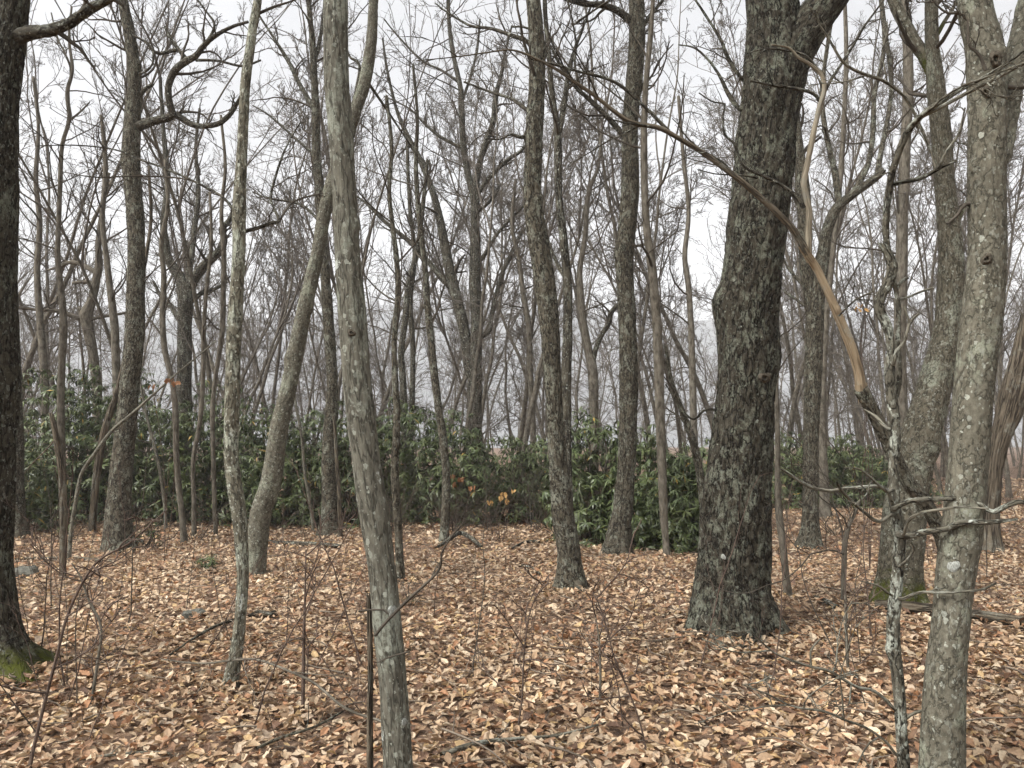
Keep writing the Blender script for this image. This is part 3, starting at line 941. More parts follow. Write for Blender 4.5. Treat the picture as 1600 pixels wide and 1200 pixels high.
# --- L: big smooth grey front trunk on the right
greyt, _ = make_tree('grey_tree', 'smooth grey front trunk freckled with round pale lichen spots, forked near the top', [
    (1464, 1290, 84), (1468, 1245, 70), (1472, 1200, 63), (1477, 1070, 59), (1485, 969, 54), (1492, 901, 54), (1504, 820, 57), (1515, 700, 56), (1522, 600, 55), (1534, 500, 57), (1543, 400, 54),
    (1543, 304, 54), (1543, 202, 53), (1541, 120, 54), (1537, 67, 51), (1528, 34, 48), (1522, 0, 47), (1512, -90, 44), (1500, -180, 40)], base_y=1275, mat='grey', sides=130, ds=0.011, bark=(46, 0.35, 0.0026),
    flare=(0.3, 0.08, 5), top=9, seed=19, bumps=((1540, 140, -100, 3, 12), (1512, 265, 190, 4, 9), (1555, 90, -60, 4, 8), (1540, 405, -90, 2, 14), (1495, 850, -80, 2, 14)),
    limbs=(dict(p=[(1556, 250, 40), (1566, 205, 38), (1576, 150, 36), (1588, 95, 34), (1602, 30, 32), (1618, -50, 28)], dy=0.25, twigs=0),
           dict(p=[(1540, 110, 6), (1530, 85, 5), (1514, 70, 4), (1512, 30, 3)], y0=-0.1, twigs=2, snap=False),
           dict(p=[(1516, 318, 7), (1505, 322, 6), (1497, 335, 5), (1480, 350, 4)], twigs=3),
           dict(p=[(1522, 40, 5), (1500, 20, 5), (1485, 22, 4), (1468, 12, 3), (1450, -10, 3)], twigs=5),
           dict(p=[(1565, 134, 7), (1582, 137, 7), (1605, 136, 6)], twigs=0)))

on_bark(greyt, [('knot', 1556, 92, 12), ('knot', 1541, 143, 9), ('knot', 1520, 262, 9), ('knot', 1542, 405, 9), ('lichen_white', 1490, 885, 9)])
# --- M: twisted little snag sapling in front
make_tree('dead_sapling', 'crooked lichen-spotted dead sapling with a broken top and bare pale side branches', [
    (1414, 1232, 22), (1412, 1200, 18), (1408, 1130, 17), (1404, 1070, 17), (1397, 1010, 19), (1396, 970, 19), (1401, 915, 18), (1406, 840, 16), (1399, 795, 17), (1396, 740, 15), (1398, 680, 17), (1395, 635, 16), (1390, 585, 15),
    (1392, 545, 12), (1387, 512, 14), (1375, 484, 15), (1376, 465, 15), (1388, 442, 15), (1394, 418, 16), (1388, 397, 14), (1379, 381, 11)], Y=3.55, mat='spotty', sides=56, ds=0.012, bark=(46, 0.3, 0.0028),
    flare=(0.2, 0.05, 4), broken=0.03, seed=22, twig_mat='paletwig', limb_mat='spotty', bumps=((1390, 1015, 180, 4, 8), (1412, 835, 0, 4, 7)),
    limbs=(dict(p=[(1405, 837, 10), (1425, 836, 10), (1445, 831, 10), (1480, 826, 9), (1500, 817, 10), (1540, 816, 8), (1566, 814, 6), (1590, 811, 2.5)], y0=-0.1, dy=-0.25, twigs=0),
           dict(p=[(1397, 795, 9), (1415, 785, 8), (1435, 781, 8), (1475, 779, 8), (1505, 780, 8), (1530, 787, 8), (1548, 800, 7), (1562, 796, 8), (1585, 785, 8), (1615, 784, 7)], y0=-0.1, dy=-0.25, twigs=0),
           dict(p=[(1412, 835, 5), (1418, 815, 5), (1436, 802, 5), (1470, 796, 5), (1500, 792, 4), (1545, 795, 3)], y0=-0.15, dy=-0.3, twigs=0),
           dict(p=[(1396, 790, 7), (1387, 768, 6), (1375, 760, 6), (1345, 761, 5.5), (1315, 764, 6), (1297, 767, 6), (1270, 762, 5.5), (1250, 752, 5), (1235, 742, 4.5), (1221, 733, 4)], y0=-0.05, dy=-0.3, twigs=0),
           dict(p=[(1390, 806, 6), (1372, 815, 6), (1350, 800, 5), (1330, 782, 5), (1316, 768, 5), (1308, 755, 5)], y0=-0.08, dy=-0.3, twigs=0),
           dict(p=[(1386, 768, 5), (1370, 755, 4), (1355, 742, 3.5), (1340, 732, 3), (1318, 731, 2)], y0=-0.1, dy=-0.2, twigs=1),
           dict(p=[(1411, 936, 6), (1428, 928, 5), (1445, 925, 5), (1475, 926, 4.5), (1505, 924, 4), (1535, 921, 4), (1556, 911, 3)], y0=-0.05, dy=-0.35, twigs=1),
           dict(p=[(1406, 885, 5), (1420, 872, 4), (1428, 858, 4), (1424, 848, 3)], y0=-0.05, dy=-0.1, twigs=0, mat='paletwig'),
           dict(p=[(1402, 935, 4), (1385, 925, 4), (1372, 915, 3.5), (1345, 908, 2)], dy=-0.1, twigs=0),
           dict(p=[(1412, 1125, 6), (1428, 1114, 5), (1440, 1111, 5), (1453, 1107, 4)], dy=-0.1, twigs=0),
           dict(p=[(1398, 1108, 6), (1380, 1090, 5), (1362, 1078, 5), (1340, 1074, 5), (1315, 1060, 5), (1295, 1048, 5), (1268, 1042, 4.5), (1240, 1033, 4), (1210, 1020, 3), (1185, 998, 2.5), (1163, 975, 2)], dy=-0.3, twigs=4),
           dict(p=[(1268, 1042, 3), (1266, 1020, 3), (1272, 1008, 3), (1282, 998, 2)], y0=-0.2, snap=False, twigs=0),
           dict(p=[(1402, 1180, 5), (1385, 1160, 4), (1355, 1138, 4), (1320, 1125, 4), (1290, 1112, 4), (1240, 1104, 3), (1200, 1085, 3), (1160, 1070, 2)], y0=-0.1, dy=-0.4, twigs=5),
           dict(p=[(1384, 668, 6), (1370, 652, 5), (1350, 640, 3)], dy=0.1, twigs=0),
           dict(p=[(1396, 632, 9), (1404, 600, 9), (1405, 560, 8), (1403, 530, 8), (1404, 480, 7), (1400, 455, 6), (1408, 440, 6), (1418, 434, 5)], y0=0.05, dy=0.07, twigs=0),
           dict(p=[(1404, 468, 5), (1420, 464, 4), (1438, 456, 4), (1458, 450, 4)], y0=0.12, snap=False, twigs=0),
           dict(p=[(1396, 570, 6), (1400, 550, 6), (1412, 535, 5), (1420, 510, 5), (1425, 500, 4), (1436, 490, 4)], y0=-0.03, dy=-0.05, twigs=0, mat='dark'),
           dict(p=[(1404, 475, 7), (1393, 420, 8), (1384, 360, 10), (1390, 292, 11), (1400, 250, 11), (1418, 206, 11), (1435, 186, 10), (1451, 172, 9), (1490, 147, 7), (1520, 130, 6), (1546, 116, 6), (1575, 98, 5), (1612, 70, 4)], y0=0.12, dy=-0.75, snap=False, twigs=3, mat='spotty'),
           dict(p=[(1440, 182, 7), (1480, 162, 6), (1530, 135, 6), (1565, 118, 5), (1612, 92, 4)], y0=-0.28, dy=-0.35, snap=False, twigs=2, mat='spotty'),
           dict(p=[(1392, 290, 8), (1412, 284, 7), (1438, 279, 7), (1465, 264, 6), (1480, 256, 6), (1496, 251, 4)], y0=-0.05, dy=-0.1, snap=False, twigs=1, mat='dark'),
           dict(p=[(1466, 262, 5), (1478, 238, 4), (1498, 210, 4), (1503, 190, 3), (1508, 168, 2.5)], y0=-0.12, dy=-0.1, snap=False, twigs=2, mat='dark'),
           dict(p=[(1434, 200, 5), (1431, 182, 5), (1412, 150, 5), (1380, 126, 5), (1345, 114, 5), (1318, 98, 4.5), (1298, 66, 4), (1274, 28, 3)], y0=-0.15, dy=-0.2, snap=False, twigs=3, mat='dark'),
           dict(p=[(1436, 195, 4), (1450, 225, 4), (1462, 262, 3)], y0=-0.2, snap=False, twigs=1, mat='dark'),
           dict(p=[(1421, 505, 4), (1417, 492, 3.5), (1413, 478, 3)], y0=-0.1, snap=False, twigs=0, mat='dark')))

# --- N: long dead leaning tree, stripped of bark in the middle, arching over to the left
NY = 5.9
def dead_leaner():
    lo = [(1490, 1016, 26), (1489, 980, 22), (1486, 920, 22), (1478, 860, 22), (1462, 815, 22), (1444, 784, 21), (1420, 755, 21), (1402, 722, 21), (1384, 683, 21), (1364, 643, 21), (1345, 608, 22)]
    mid = [(1346, 610, 16.2), (1340, 575, 14.4), (1327, 535, 14.4), (1310, 494, 13.5), (1296, 461, 12.6), (1276, 420, 11.7), (1262, 398, 10.8)]
    hi = [(1264, 402, 11.5), (1248, 372, 10.7), (1235, 354, 10.7), (1205, 324, 9.8), (1171, 294, 9.0), (1141, 270, 9.0), (1100, 240, 8.2), (1060, 216, 7.4), (1030, 200, 7.4), (989, 192, 6.6), (965, 178, 6.6), (930, 150, 5.7), (905, 133, 5.7), (875, 112, 4.9), (854, 100, 4.1), (820, 84, 3.3), (795, 78, 2.5), (755, 83, 2.1), (720, 88, 1.6), (650, 95, 1.3)]
    up = [(1263, 400, 10.2), (1263, 360, 9.3), (1264, 330, 9.3), (1258, 300, 9.3), (1256, 285, 9.3), (1263, 250, 8.5), (1269, 219, 8.5), (1275, 190, 7.6), (1281, 165, 7.6), (1288, 140, 6.8), (1284, 118, 6.0), (1268, 102, 5.1), (1248, 90, 4.2), (1232, 75, 3.4), (1205, 70, 2.5)]
    n_lo, n_mid = len(lo), len(mid)
    Ys = lambda f: NY - 0.75 * f
    def tr(pts, f0, f1):
        out = []
        for i, (x, y, w) in enumerate(pts):
            f = f0 + (f1 - f0) * i / (len(pts) - 1)
            p, t = at(x, y, NY - 0.9 * f)
            out.append([*p, 0.5 * w * t / F])
        return np.array(out)
    a = tr(lo, 0, 0.45)
    gz = float(ground_z(a[0, 0], a[0, 1]))
    a[0, 2] = gz - 0.1
    origin = np.array([a[0, 0], a[0, 1], gz])
    root = tag(link('dead_tree', None, loc=origin), 'long dead leaning tree, its broken middle stripped to orange bare wood, arching past the oak', 'tree')
    b = Buf(); P, R = smooth(a, 0.02)
    rings(b, P, R, 48, (40, 0.3, 0.004), (0.2, 0.08, 4), (), 0.02, 31)
    link('trunk', b.mesh('trunk', M['mid'], origin), root)
    b = Buf(); P, R = smooth(tr(mid, 0.43, 0.62), 0.012)
    rings(b, P, R, 48, (50, 0.05, 0.0028), None, [(0.62, -1.4, 0.008, 0.025)], 0.0, 32)
    gs = np.random.default_rng(36)
    for end, sg in ((0, -1), (len(P) - 1, 1)):
        dirv = (P[end] - P[end - sg * 3]) if sg > 0 else (P[0] - P[3])
        dirv = dirv / np.linalg.norm(dirv)
        for _ in range(14):
            off = gs.normal(size=3)
            off -= dirv * (off @ dirv)
            off = off / np.linalg.norm(off) * R[end] * gs.uniform(0.75, 1.05)
            lnn = gs.uniform(0.03, 0.13)
            q = np.stack([P[end] + off - dirv * 0.05 + dirv * (lnn + 0.05) * f + off * 0.25 * f * f for f in np.linspace(0, 1, 5)])
            tubes(b, q[None], np.linspace(0.012, 0.0015, 5)[None] * gs.uniform(0.6, 1.1), 5)
    tag(link('bare_wood', b.mesh('bare_wood', M['bare'], origin), root), 'orange splintered wood where the bark is gone')
    b = Buf(); P, R = smooth(tr(hi, 0.61, 1.0), 0.02)
    rings(b, P, R, 20, (50, 0.1, 0.002), None, (), 0.0, 33)
    o = link('limb', b.mesh('limb', M['weathered'], origin), root)
    tw = Buf(); g = np.random.default_rng(34)
    p2, r2 = resample(P, R, 24)
    x, xr = grow(g, p2[None], r2[None], 9, 0.3, 1.0, 0.6, lambda l: 0 * l + 0.8, 0.5, 8, 0.12, 0.0, 0.004)
    tubes(tw, x, xr, 5)
    x2, xr2 = grow(g, x, xr, 4, 0.2, 1, 0.7, 0.45, 0.6, 5, 0.14, 0, 0.003)
    tubes(tw, x2, xr2, 3)
    b = Buf(); P, R = smooth(tr(up, 0.61, 0.7), 0.015)
    rings(b, P, R, 24, (50, 0.08, 0.003), None, (), 0.0, 35)
    tag(link('limb', b.mesh('limb', M['bleached'], origin), root), 'upright weathered limb bleached pale')
    for pts in ([(1289, 142, 6), (1300, 122, 5), (1316, 98, 5), (1335, 68, 4), (1350, 42, 4), (1372, 12, 3), (1388, -10, 3)],
                [(1282, 160, 6), (1270, 146, 5), (1240, 138, 5), (1205, 133, 4), (1172, 126, 3)],
                [(1281, 112, 4), (1260, 88, 4), (1235, 80, 3), (1200, 76, 3), (1170, 82, 2)],
                [(1256, 325, 7), (1245, 308, 7), (1222, 290, 6), (1195, 276, 5), (1165, 262, 5), (1155, 245, 4), (1148, 225, 4), (1132, 210, 3.5), (1130, 180, 3), (1133, 162, 3), (1115, 160, 2.5), (1092, 145, 2)],
                [(1145, 272, 5), (1130, 255, 5), (1102, 238, 4)],
                [(1184, 278, 4), (1160, 274, 3), (1120, 272, 2), (1090, 265, 2)],
                [(905, 132, 5), (898, 100, 4), (900, 70, 4), (895, 35, 3), (885, -5, 3)],
                [(1045, 205, 6), (1005, 165, 5), (960, 128, 5), (905, 112, 4), (870, 102, 4), (830, 92, 3)],
                [(900, 36, 4), (930, 15, 3), (960, -5, 3)],
                [(1310, 494, 3), (1335, 470, 3), (1365, 455, 3)]):
        q = tr(pts, 0.62, 0.75)
        P, R = smooth(q, 0.03)
        p2, r2 = resample(P, R, 30)
        tubes(tw, p2[None], r2[None], 6)
        x, xr = grow(g, p2[None], r2[None], 3, 0.3, 1.0, 0.7, lambda l: 0 * l + 0.4, 0.6, 6, 0.14, 0, 0.003)
        tubes(tw, x, xr, 3)
    link('crown', tw.mesh('crown', M['limb'], origin), root)


dead_leaner()

# --- O and its companion
make_tree('bare_tree', 'grey-brown tree forking in two behind the bare-wood leaning stem, right of the big oak', [
    (1265, 856, 40), (1266, 835, 31), (1266, 800, 25), (1267, 700, 23), (1270, 600, 25), (1273, 500, 27), (1276, 455, 27), (1286, 400, 19), (1292, 360, 17), (1307, 326, 15), (1332, 304, 13), (1360, 284, 12), (1380, 268, 10)],
    mat='mid', sides=56, ds=0.04, bark=(20, 0.17, 0.009), flare=(0.3, 0.14, 5), seed=23, broken=0.05,
    limbs=(dict(p=[(1268, 470, 20), (1260, 420, 20), (1258, 380, 21), (1256, 320, 22), (1252, 270, 20), (1248, 240, 17), (1244, 190, 12), (1240, 130, 9)], twigs=3, mat='mid'),
           dict(p=[(1312, 322, 11), (1306, 280, 10), (1300, 250, 9), (1290, 205, 8), (1284, 150, 7), (1290, 90, 6), (1300, 30, 5)], dy=0.5, twigs=7),
           dict(p=[(1325, 312, 9), (1348, 275, 9), (1358, 250, 8), (1364, 205, 8), (1366, 150, 7), (1375, 110, 7), (1382, 70, 6), (1378, 20, 5), (1372, -20, 4)], dy=0.6, twigs=8),
           dict(p=[(1370, 278, 9), (1378, 230, 8), (1388, 180, 7), (1393, 130, 7), (1385, 60, 6), (1378, 0, 5)], dy=0.9, twigs=7),
           dict(p=[(1262, 450, 6), (1245, 435, 5), (1232, 420, 4), (1222, 400, 3)], dy=0.2, twigs=4),
           dict(p=[(1262, 480, 5), (1240, 465, 4), (1225, 455, 3)], dy=0.2, twigs=4)))
make_tree('bare_tree', 'slim smooth tan trunk right behind the forked grey-brown tree', [
    (1290, 810, 19), (1289, 790, 16), (1287, 740, 14), (1285, 690, 13), (1284, 620, 13), (1290, 500, 11), (1300, 400, 10), (1315, 250, 8), (1322, 100, 7), (1320, 0, 6)], mat='far', sides=20, ds=0.08, bark=None, top=16, seed=24, crown=7, crown_len=1.5)

# --- P: mossy-footed leaning tree behind L
make_tree('bare_tree', 'stout leaning tree with green moss at its foot, behind the spotted grey trunk', [
    (1404, 955, 72), (1404, 930, 66), (1406, 885, 62), (1411, 830, 62), (1417, 780, 60), (1432, 700, 58), (1450, 640, 52), (1468, 570, 45), (1482, 500, 39), (1486, 400, 36), (1478, 304, 30), (1470, 202, 28), (1462, 135, 26), (1456, 67, 20), (1455, 0, 18), (1450, -70, 16)],
    base_y=945, mat='mossy', sides=96, ds=0.024, bark=(34, 0.45, 0.006), flare=(0.4, 0.12, 5), top=15, seed=25, bumps=((1466, 690, -40, 4, 12), (1475, 700, 0, 4, 14)), crown=4, crown_t=(0.7, 1), crown_len=1.2,
    limbs=(dict(p=[(1463, 130, 16), (1445, 90, 18), (1428, 65, 19), (1415, 40, 18), (1400, 10, 17), (1385, -30, 15)], dy=0.3, twigs=3),
           dict(p=[(1490, 360, 10), (1500, 335, 8), (1510, 318, 7), (1516, 300, 6)], dy=0.2, twigs=3),
           dict(p=[(1460, 60, 8), (1475, 35, 6), (1490, 10, 5), (1500, -20, 4)], dy=0.3, twigs=5)))

# --- Q: rotten snag on the far right
make_tree('snag', 'rotten broken snag with orange-brown exposed wood at the picture edge', [
    (1548, 862, 34), (1548, 830, 27), (1549, 790, 24), (1554, 730, 24), (1562, 690, 27), (1577, 640, 36), (1590, 590, 36), (1598, 545, 28), (1603, 495, 16)], mat='rot', sides=48, ds=0.03, bark=(26, 0.06, 0.014), flare=(0.3, 0.12, 5), broken=0.18, seed=26)

# --- R: middle-distance trees standing among the rhododendrons
make_tree('oak_tree', 'dark stout oak behind the green thicket with a thick limb climbing toward the lichen trunk', [
    (288, 790, 26), (288, 740, 24), (288, 660, 22), (288, 560, 22), (289, 500, 22), (290, 460, 24), (284, 438, 18), (272, 420, 15), (262, 400, 13), (256, 350, 10), (262, 280, 8), (255, 200, 6), (250, 120, 5)],
    Y=20, mat='dark', sides=32, ds=0.09, bark=(13, 0.16, 0.012), top=15, seed=27, crown=9, crown_t=(0.55, 1), crown_len=2.5,
    limbs=(dict(p=[(294, 452, 18), (303, 436, 16), (315, 420, 15), (330, 404, 14), (345, 390, 13), (350, 372, 11), (347, 358, 10), (358, 345, 8), (366, 328, 7), (380, 290, 5)], dy=-0.8, twigs=9),
           dict(p=[(291, 450, 12), (298, 410, 9), (304, 360, 8), (310, 300, 7), (306, 230, 5), (312, 170, 4)], dy=0.5, twigs=9),
           dict(p=[(300, 470, 8), (315, 458, 7), (335, 452, 6), (355, 440, 4)], dy=0.6, twigs=6),
           dict(p=[(280, 500, 8), (268, 480, 7), (255, 470, 6), (240, 440, 4)], dy=0.6, twigs=6)))
make_tree('bare_tree', 'weathered trunk bent left above the thicket with broken stubs, left of the hook-limbed tree', [
    (152, 780, 16), (153, 700, 15), (152, 620, 14), (149, 580, 14), (143, 540, 15), (136, 505, 18), (135, 490, 18), (143, 470, 13), (150, 440, 12), (155, 410, 11), (154, 380, 9), (160, 330, 7), (170, 270, 5)],
    Y=19, mat='far', sides=28, ds=0.09, bark=(15, 0.2, 0.01), seed=28, crown=8, crown_t=(0.7, 1), crown_len=2.0,
    limbs=(dict(p=[(131, 500, 9), (118, 496, 7), (98, 488, 7), (75, 484, 6), (57, 484, 5), (30, 480, 4), (5, 485, 3)], dy=-0.5, twigs=7),
           dict(p=[(128, 500, 7), (126, 488, 6), (124, 480, 5)], twigs=0, broken=0.05),
           dict(p=[(152, 442, 7), (138, 441, 7), (125, 441, 6), (114, 443, 5)], twigs=2, broken=0.05),
           dict(p=[(153, 428, 9), (140, 420, 8), (125, 412, 7), (108, 410, 6), (95, 416, 5), (75, 422, 3)], dy=0.5, twigs=6),
           dict(p=[(148, 497, 6), (165, 494, 5), (190, 490, 4), (210, 486, 3)], dy=0.5, twigs=3)))
make_tree('bare_tree', 'thin crooked tree weaving upward between the edge trunk and the hook-limbed tree', [
    (100, 830, 12), (98, 800, 11), (96, 700, 11), (95, 620, 11), (97, 560, 11), (99, 500, 11), (94, 440, 9), (90, 400, 8), (92, 340, 7), (94, 287, 7), (97, 229, 6), (108, 186, 6), (105, 145, 6), (113, 108, 5), (108, 60, 4), (112, 10, 3)],
    mat='far', sides=20, ds=0.06, bark=(30, 0.2, 0.003), seed=29, crown=9, crown_t=(0.5, 1), crown_len=1.4,
    limbs=(dict(p=[(113, 110, 4), (100, 80, 3), (90, 60, 3), (80, 20, 2)], dy=0.3, twigs=6), dict(p=[(107, 190, 4), (125, 175, 3), (140, 160, 2)], dy=0.3, twigs=4)))
make_tree('snag', 'short reddish rotten stub with a jagged top in front of the rhododendrons', [
    (98, 908, 10), (98, 880, 10), (99, 820, 11), (98, 760, 11), (95, 730, 10), (89, 690, 9), (84, 665, 8), (80, 648, 7)], mat='rot', sides=24, ds=0.03, bark=(40, 0.12, 0.004), flare=None, broken=0.06, seed=30, twig_mat='redtwig',
    limbs=(dict(p=[(88, 685, 2.5), (70, 705, 2), (50, 725, 1.6), (38, 740, 1.4)], dy=-0.2, twigs=0),))
make_tree('bare_tree', 'brown leaning trunk slanting behind the hook-limbed tree', [
    (144, 830, 11), (146, 800, 11), (150, 750, 11), (156, 710, 11), (163, 675, 11), (172, 645, 11), (181, 620, 10), (192, 580, 9), (205, 530, 8), (216, 470, 7), (228, 400, 6), (236, 340, 5), (232, 260, 4)], Y=13.4, mat='rot', sides=20, ds=0.06, bark=(30, 0.1, 0.005), flare=None, seed=31, crown=5, crown_t=(0.6, 1), crown_len=1.2)
make_tree('sapling', 'pale whip-like sapling bowing across the hook-limbed tree with withered leaves near its tip', [
    (110, 840, 7), (117, 790, 6.5), (127, 742, 6), (147, 710, 6), (175, 673, 5.5), (202, 650, 5), (229, 626, 4), (270, 589, 3), (305, 560, 2.4), (337, 533, 2)], Y=10.6, mat='paletwig', sides=10, ds=0.05, bark=None, flare=None, seed=32, crown=3, crown_t=(0.5, 0.9), crown_len=0.35)
for lab, pts, mt, yy, cr in (
        ('slim pale trunk rising in front of the green thicket, behind the bowing whip sapling', [(288, 850, 11), (284, 800, 9), (279, 760, 9), (275, 700, 9), (274, 640, 9), (268, 590, 8), (258, 550, 9), (254, 500, 9), (256, 430, 8), (252, 380, 7), (262, 320, 6), (258, 250, 5)], 'far', None, 6),
        ('thin brown stem in the thicket between the pale slim trunk and the lichen trunk', [(303, 840, 8), (303, 780, 7), (302, 720, 7), (312, 660, 7), (317, 600, 7), (318, 530, 7), (322, 460, 6), (330, 380, 5), (328, 300, 4)], 'far', None, 5),
        ('thin dark stem standing close to the left of the pale lichen trunk', [(337, 838, 7), (335, 780, 7), (333, 700, 7), (332, 640, 7), (338, 580, 7), (347, 520, 8), (349, 450, 8), (350, 400, 8), (346, 330, 6), (352, 260, 5), (345, 180, 4)], 'far', None, 5),
        ('thin pale curved stem arching through the thicket left of the slim pale trunk', [(259, 830, 5), (258, 798, 5), (253, 754, 5), (243, 704, 5), (234, 670, 4.5), (226, 636, 4), (218, 590, 3)], 'paletwig', None, 3),
        ('thin pale wavy stem beside the leaning trunk, over the rhododendrons', [(490, 830, 6), (486, 795, 5.5), (476, 737, 5), (472, 687, 5), (463, 636, 4.5), (455, 590, 4)], 'paletwig', None, 3),
        ('slim mottled trunk before the thicket, between the front trunk and the two-stemmed tree', [(693, 850, 17), (695, 820, 14), (697, 780, 14), (697, 737, 13), (692, 687, 13), (685, 636, 12), (679, 585, 12), (674, 535, 11), (668, 480, 11), (664, 417, 9), (655, 340, 8), (650, 260, 7), (652, 180, 5), (645, 100, 4)], 'mid', None, 8),
        ('slim lichen-flecked trunk close behind the front trunk on its right', [(626, 908, 15), (624, 870, 13), (622, 820, 13), (617, 737, 13), (619, 687, 12), (620, 640, 11), (618, 602, 10), (616, 535, 9), (622, 450, 9), (617, 380, 8), (608, 300, 7), (612, 230, 6), (604, 150, 5)], 'mid', None, 7),
        ('dark thin forked tree behind the thicket right of the front trunk', [(634, 770, 12), (633, 700, 11), (630, 602, 11), (627, 552, 10), (633, 500, 10), (638, 450, 9), (652, 390, 8), (660, 330, 7), (668, 250, 5)], 'dark', 17.5, 8),
        ('slim wavy trunk in the far woods just left of the central sinuous tree', [(834, 780, 11), (833, 700, 10), (832, 650, 9), (828, 570, 9), (826, 510, 9), (817, 455, 8), (810, 400, 7), (800, 350, 6), (806, 280, 5)], 'far', 19, 8),
        ('tall pale slim trunk between the broad-footed tree and the big oak', [(1042, 872, 12), (1040, 845, 10), (1037, 800, 13), (1033, 700, 15), (1030, 600, 15), (1026, 500, 15), (1019, 420, 14), (1010, 350, 12), (1006, 250, 11), (1008, 150, 9), (1016, 60, 8), (1022, -20, 6)], 'far', None, 8),
        ('pale slender trunk with a bent top close left of the big oak', [(1092, 800, 12), (1088, 740, 11), (1084, 660, 11), (1082, 580, 11), (1080, 520, 10), (1076, 450, 9), (1070, 400, 8), (1076, 330, 7), (1068, 250, 6), (1060, 150, 5)], 'far', 15.5, 8),
        ('curved brown stem bowing toward the foot of the big oak', [(1100, 850, 14), (1099, 790, 13), (1094, 745, 13), (1087, 704, 12), (1077, 672, 11), (1062, 632, 9), (1048, 590, 7), (1040, 540, 5)], 'mid', 11.0, 4),
        ('thin pale wavy trunk standing right against the outline of the big oak', [(1232, 935, 14), (1228, 900, 11), (1223, 850, 11), (1217, 800, 11), (1215, 740, 9), (1215, 680, 8), (1213, 600, 7), (1216, 520, 6)], 'far', None, 3),
        ('small bare sapling branching low in the open leaf litter behind the dead sapling', [(1318, 945, 9), (1318, 918, 8), (1319, 880, 8), (1320, 850, 8), (1325, 825, 6), (1333, 808, 5), (1345, 780, 4)], 'far', None, 6),
        ('tall pale trunk in the background between the bare-wood stem and the mossy-footed tree', [(1410, 800, 22), (1409, 740, 20), (1408, 640, 19), (1406, 540, 18), (1408, 440, 18), (1410, 340, 17), (1414, 240, 16), (1419, 140, 15), (1417, 60, 14), (1410, 0, 13), (1400, -50, 11)], 'far', 15, 9),
        ('two-forked tree in the woods between the central sinuous tree and the broad-footed tree', [(928, 780, 15), (928, 700, 14), (928, 640, 14), (926, 580, 17), (920, 550, 13), (911, 501, 12), (907, 460, 11), (906, 420, 9), (914, 370, 8), (920, 300, 7), (935, 260, 5), (940, 200, 4)], 'far', 19, 8),
        ('straight dark stem deep behind the thicket left of the two-stemmed tree', [(642, 780, 9), (642, 700, 9), (644, 620, 9), (645, 540, 8), (641, 470, 8), (648, 400, 7), (640, 320, 6), (636, 220, 5)], 'dark', 18.5, 7),
        ('smooth forked tree behind the hook-limbed trunk, its two stems close together', [(180, 790, 13), (181, 700, 12), (182, 600, 12), (180, 540, 12), (178, 500, 12), (172, 450, 10), (166, 400, 9), (160, 340, 8), (165, 260, 7), (158, 180, 5)], 'far', 17, 7),
        ('pale twin stem rising beyond the thicket next to the edge trunk', [(72, 790, 13), (71, 700, 12), (70, 600, 12), (66, 540, 11), (61, 480, 10), (58, 420, 9), (62, 350, 8), (56, 280, 7), (60, 200, 5), (52, 120, 4)], 'far', 18, 8),
        ('reddish thin dead stem leaning beside the straight brown trunk', [(533, 845, 7), (531, 800, 7), (529, 754, 6), (526, 720, 6), (524, 680, 5), (521, 650, 4)], 'rot', None, 0)):
    i = pts[0][0]
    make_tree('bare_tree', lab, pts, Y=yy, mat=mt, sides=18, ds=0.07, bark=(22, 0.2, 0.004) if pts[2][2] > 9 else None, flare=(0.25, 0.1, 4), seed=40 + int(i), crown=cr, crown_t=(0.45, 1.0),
              crown_len=1.7 if cr > 5 else 0.7, limb_mat='dark',
              limbs=(dict(p=[(927, 562, 9), (931, 545, 8), (939, 525, 8), (952, 504, 8), (954, 490, 8), (962, 480, 7), (974, 466, 5), (985, 440, 4)], dy=-0.4, twigs=4),) if lab.startswith('two-forked') else ())

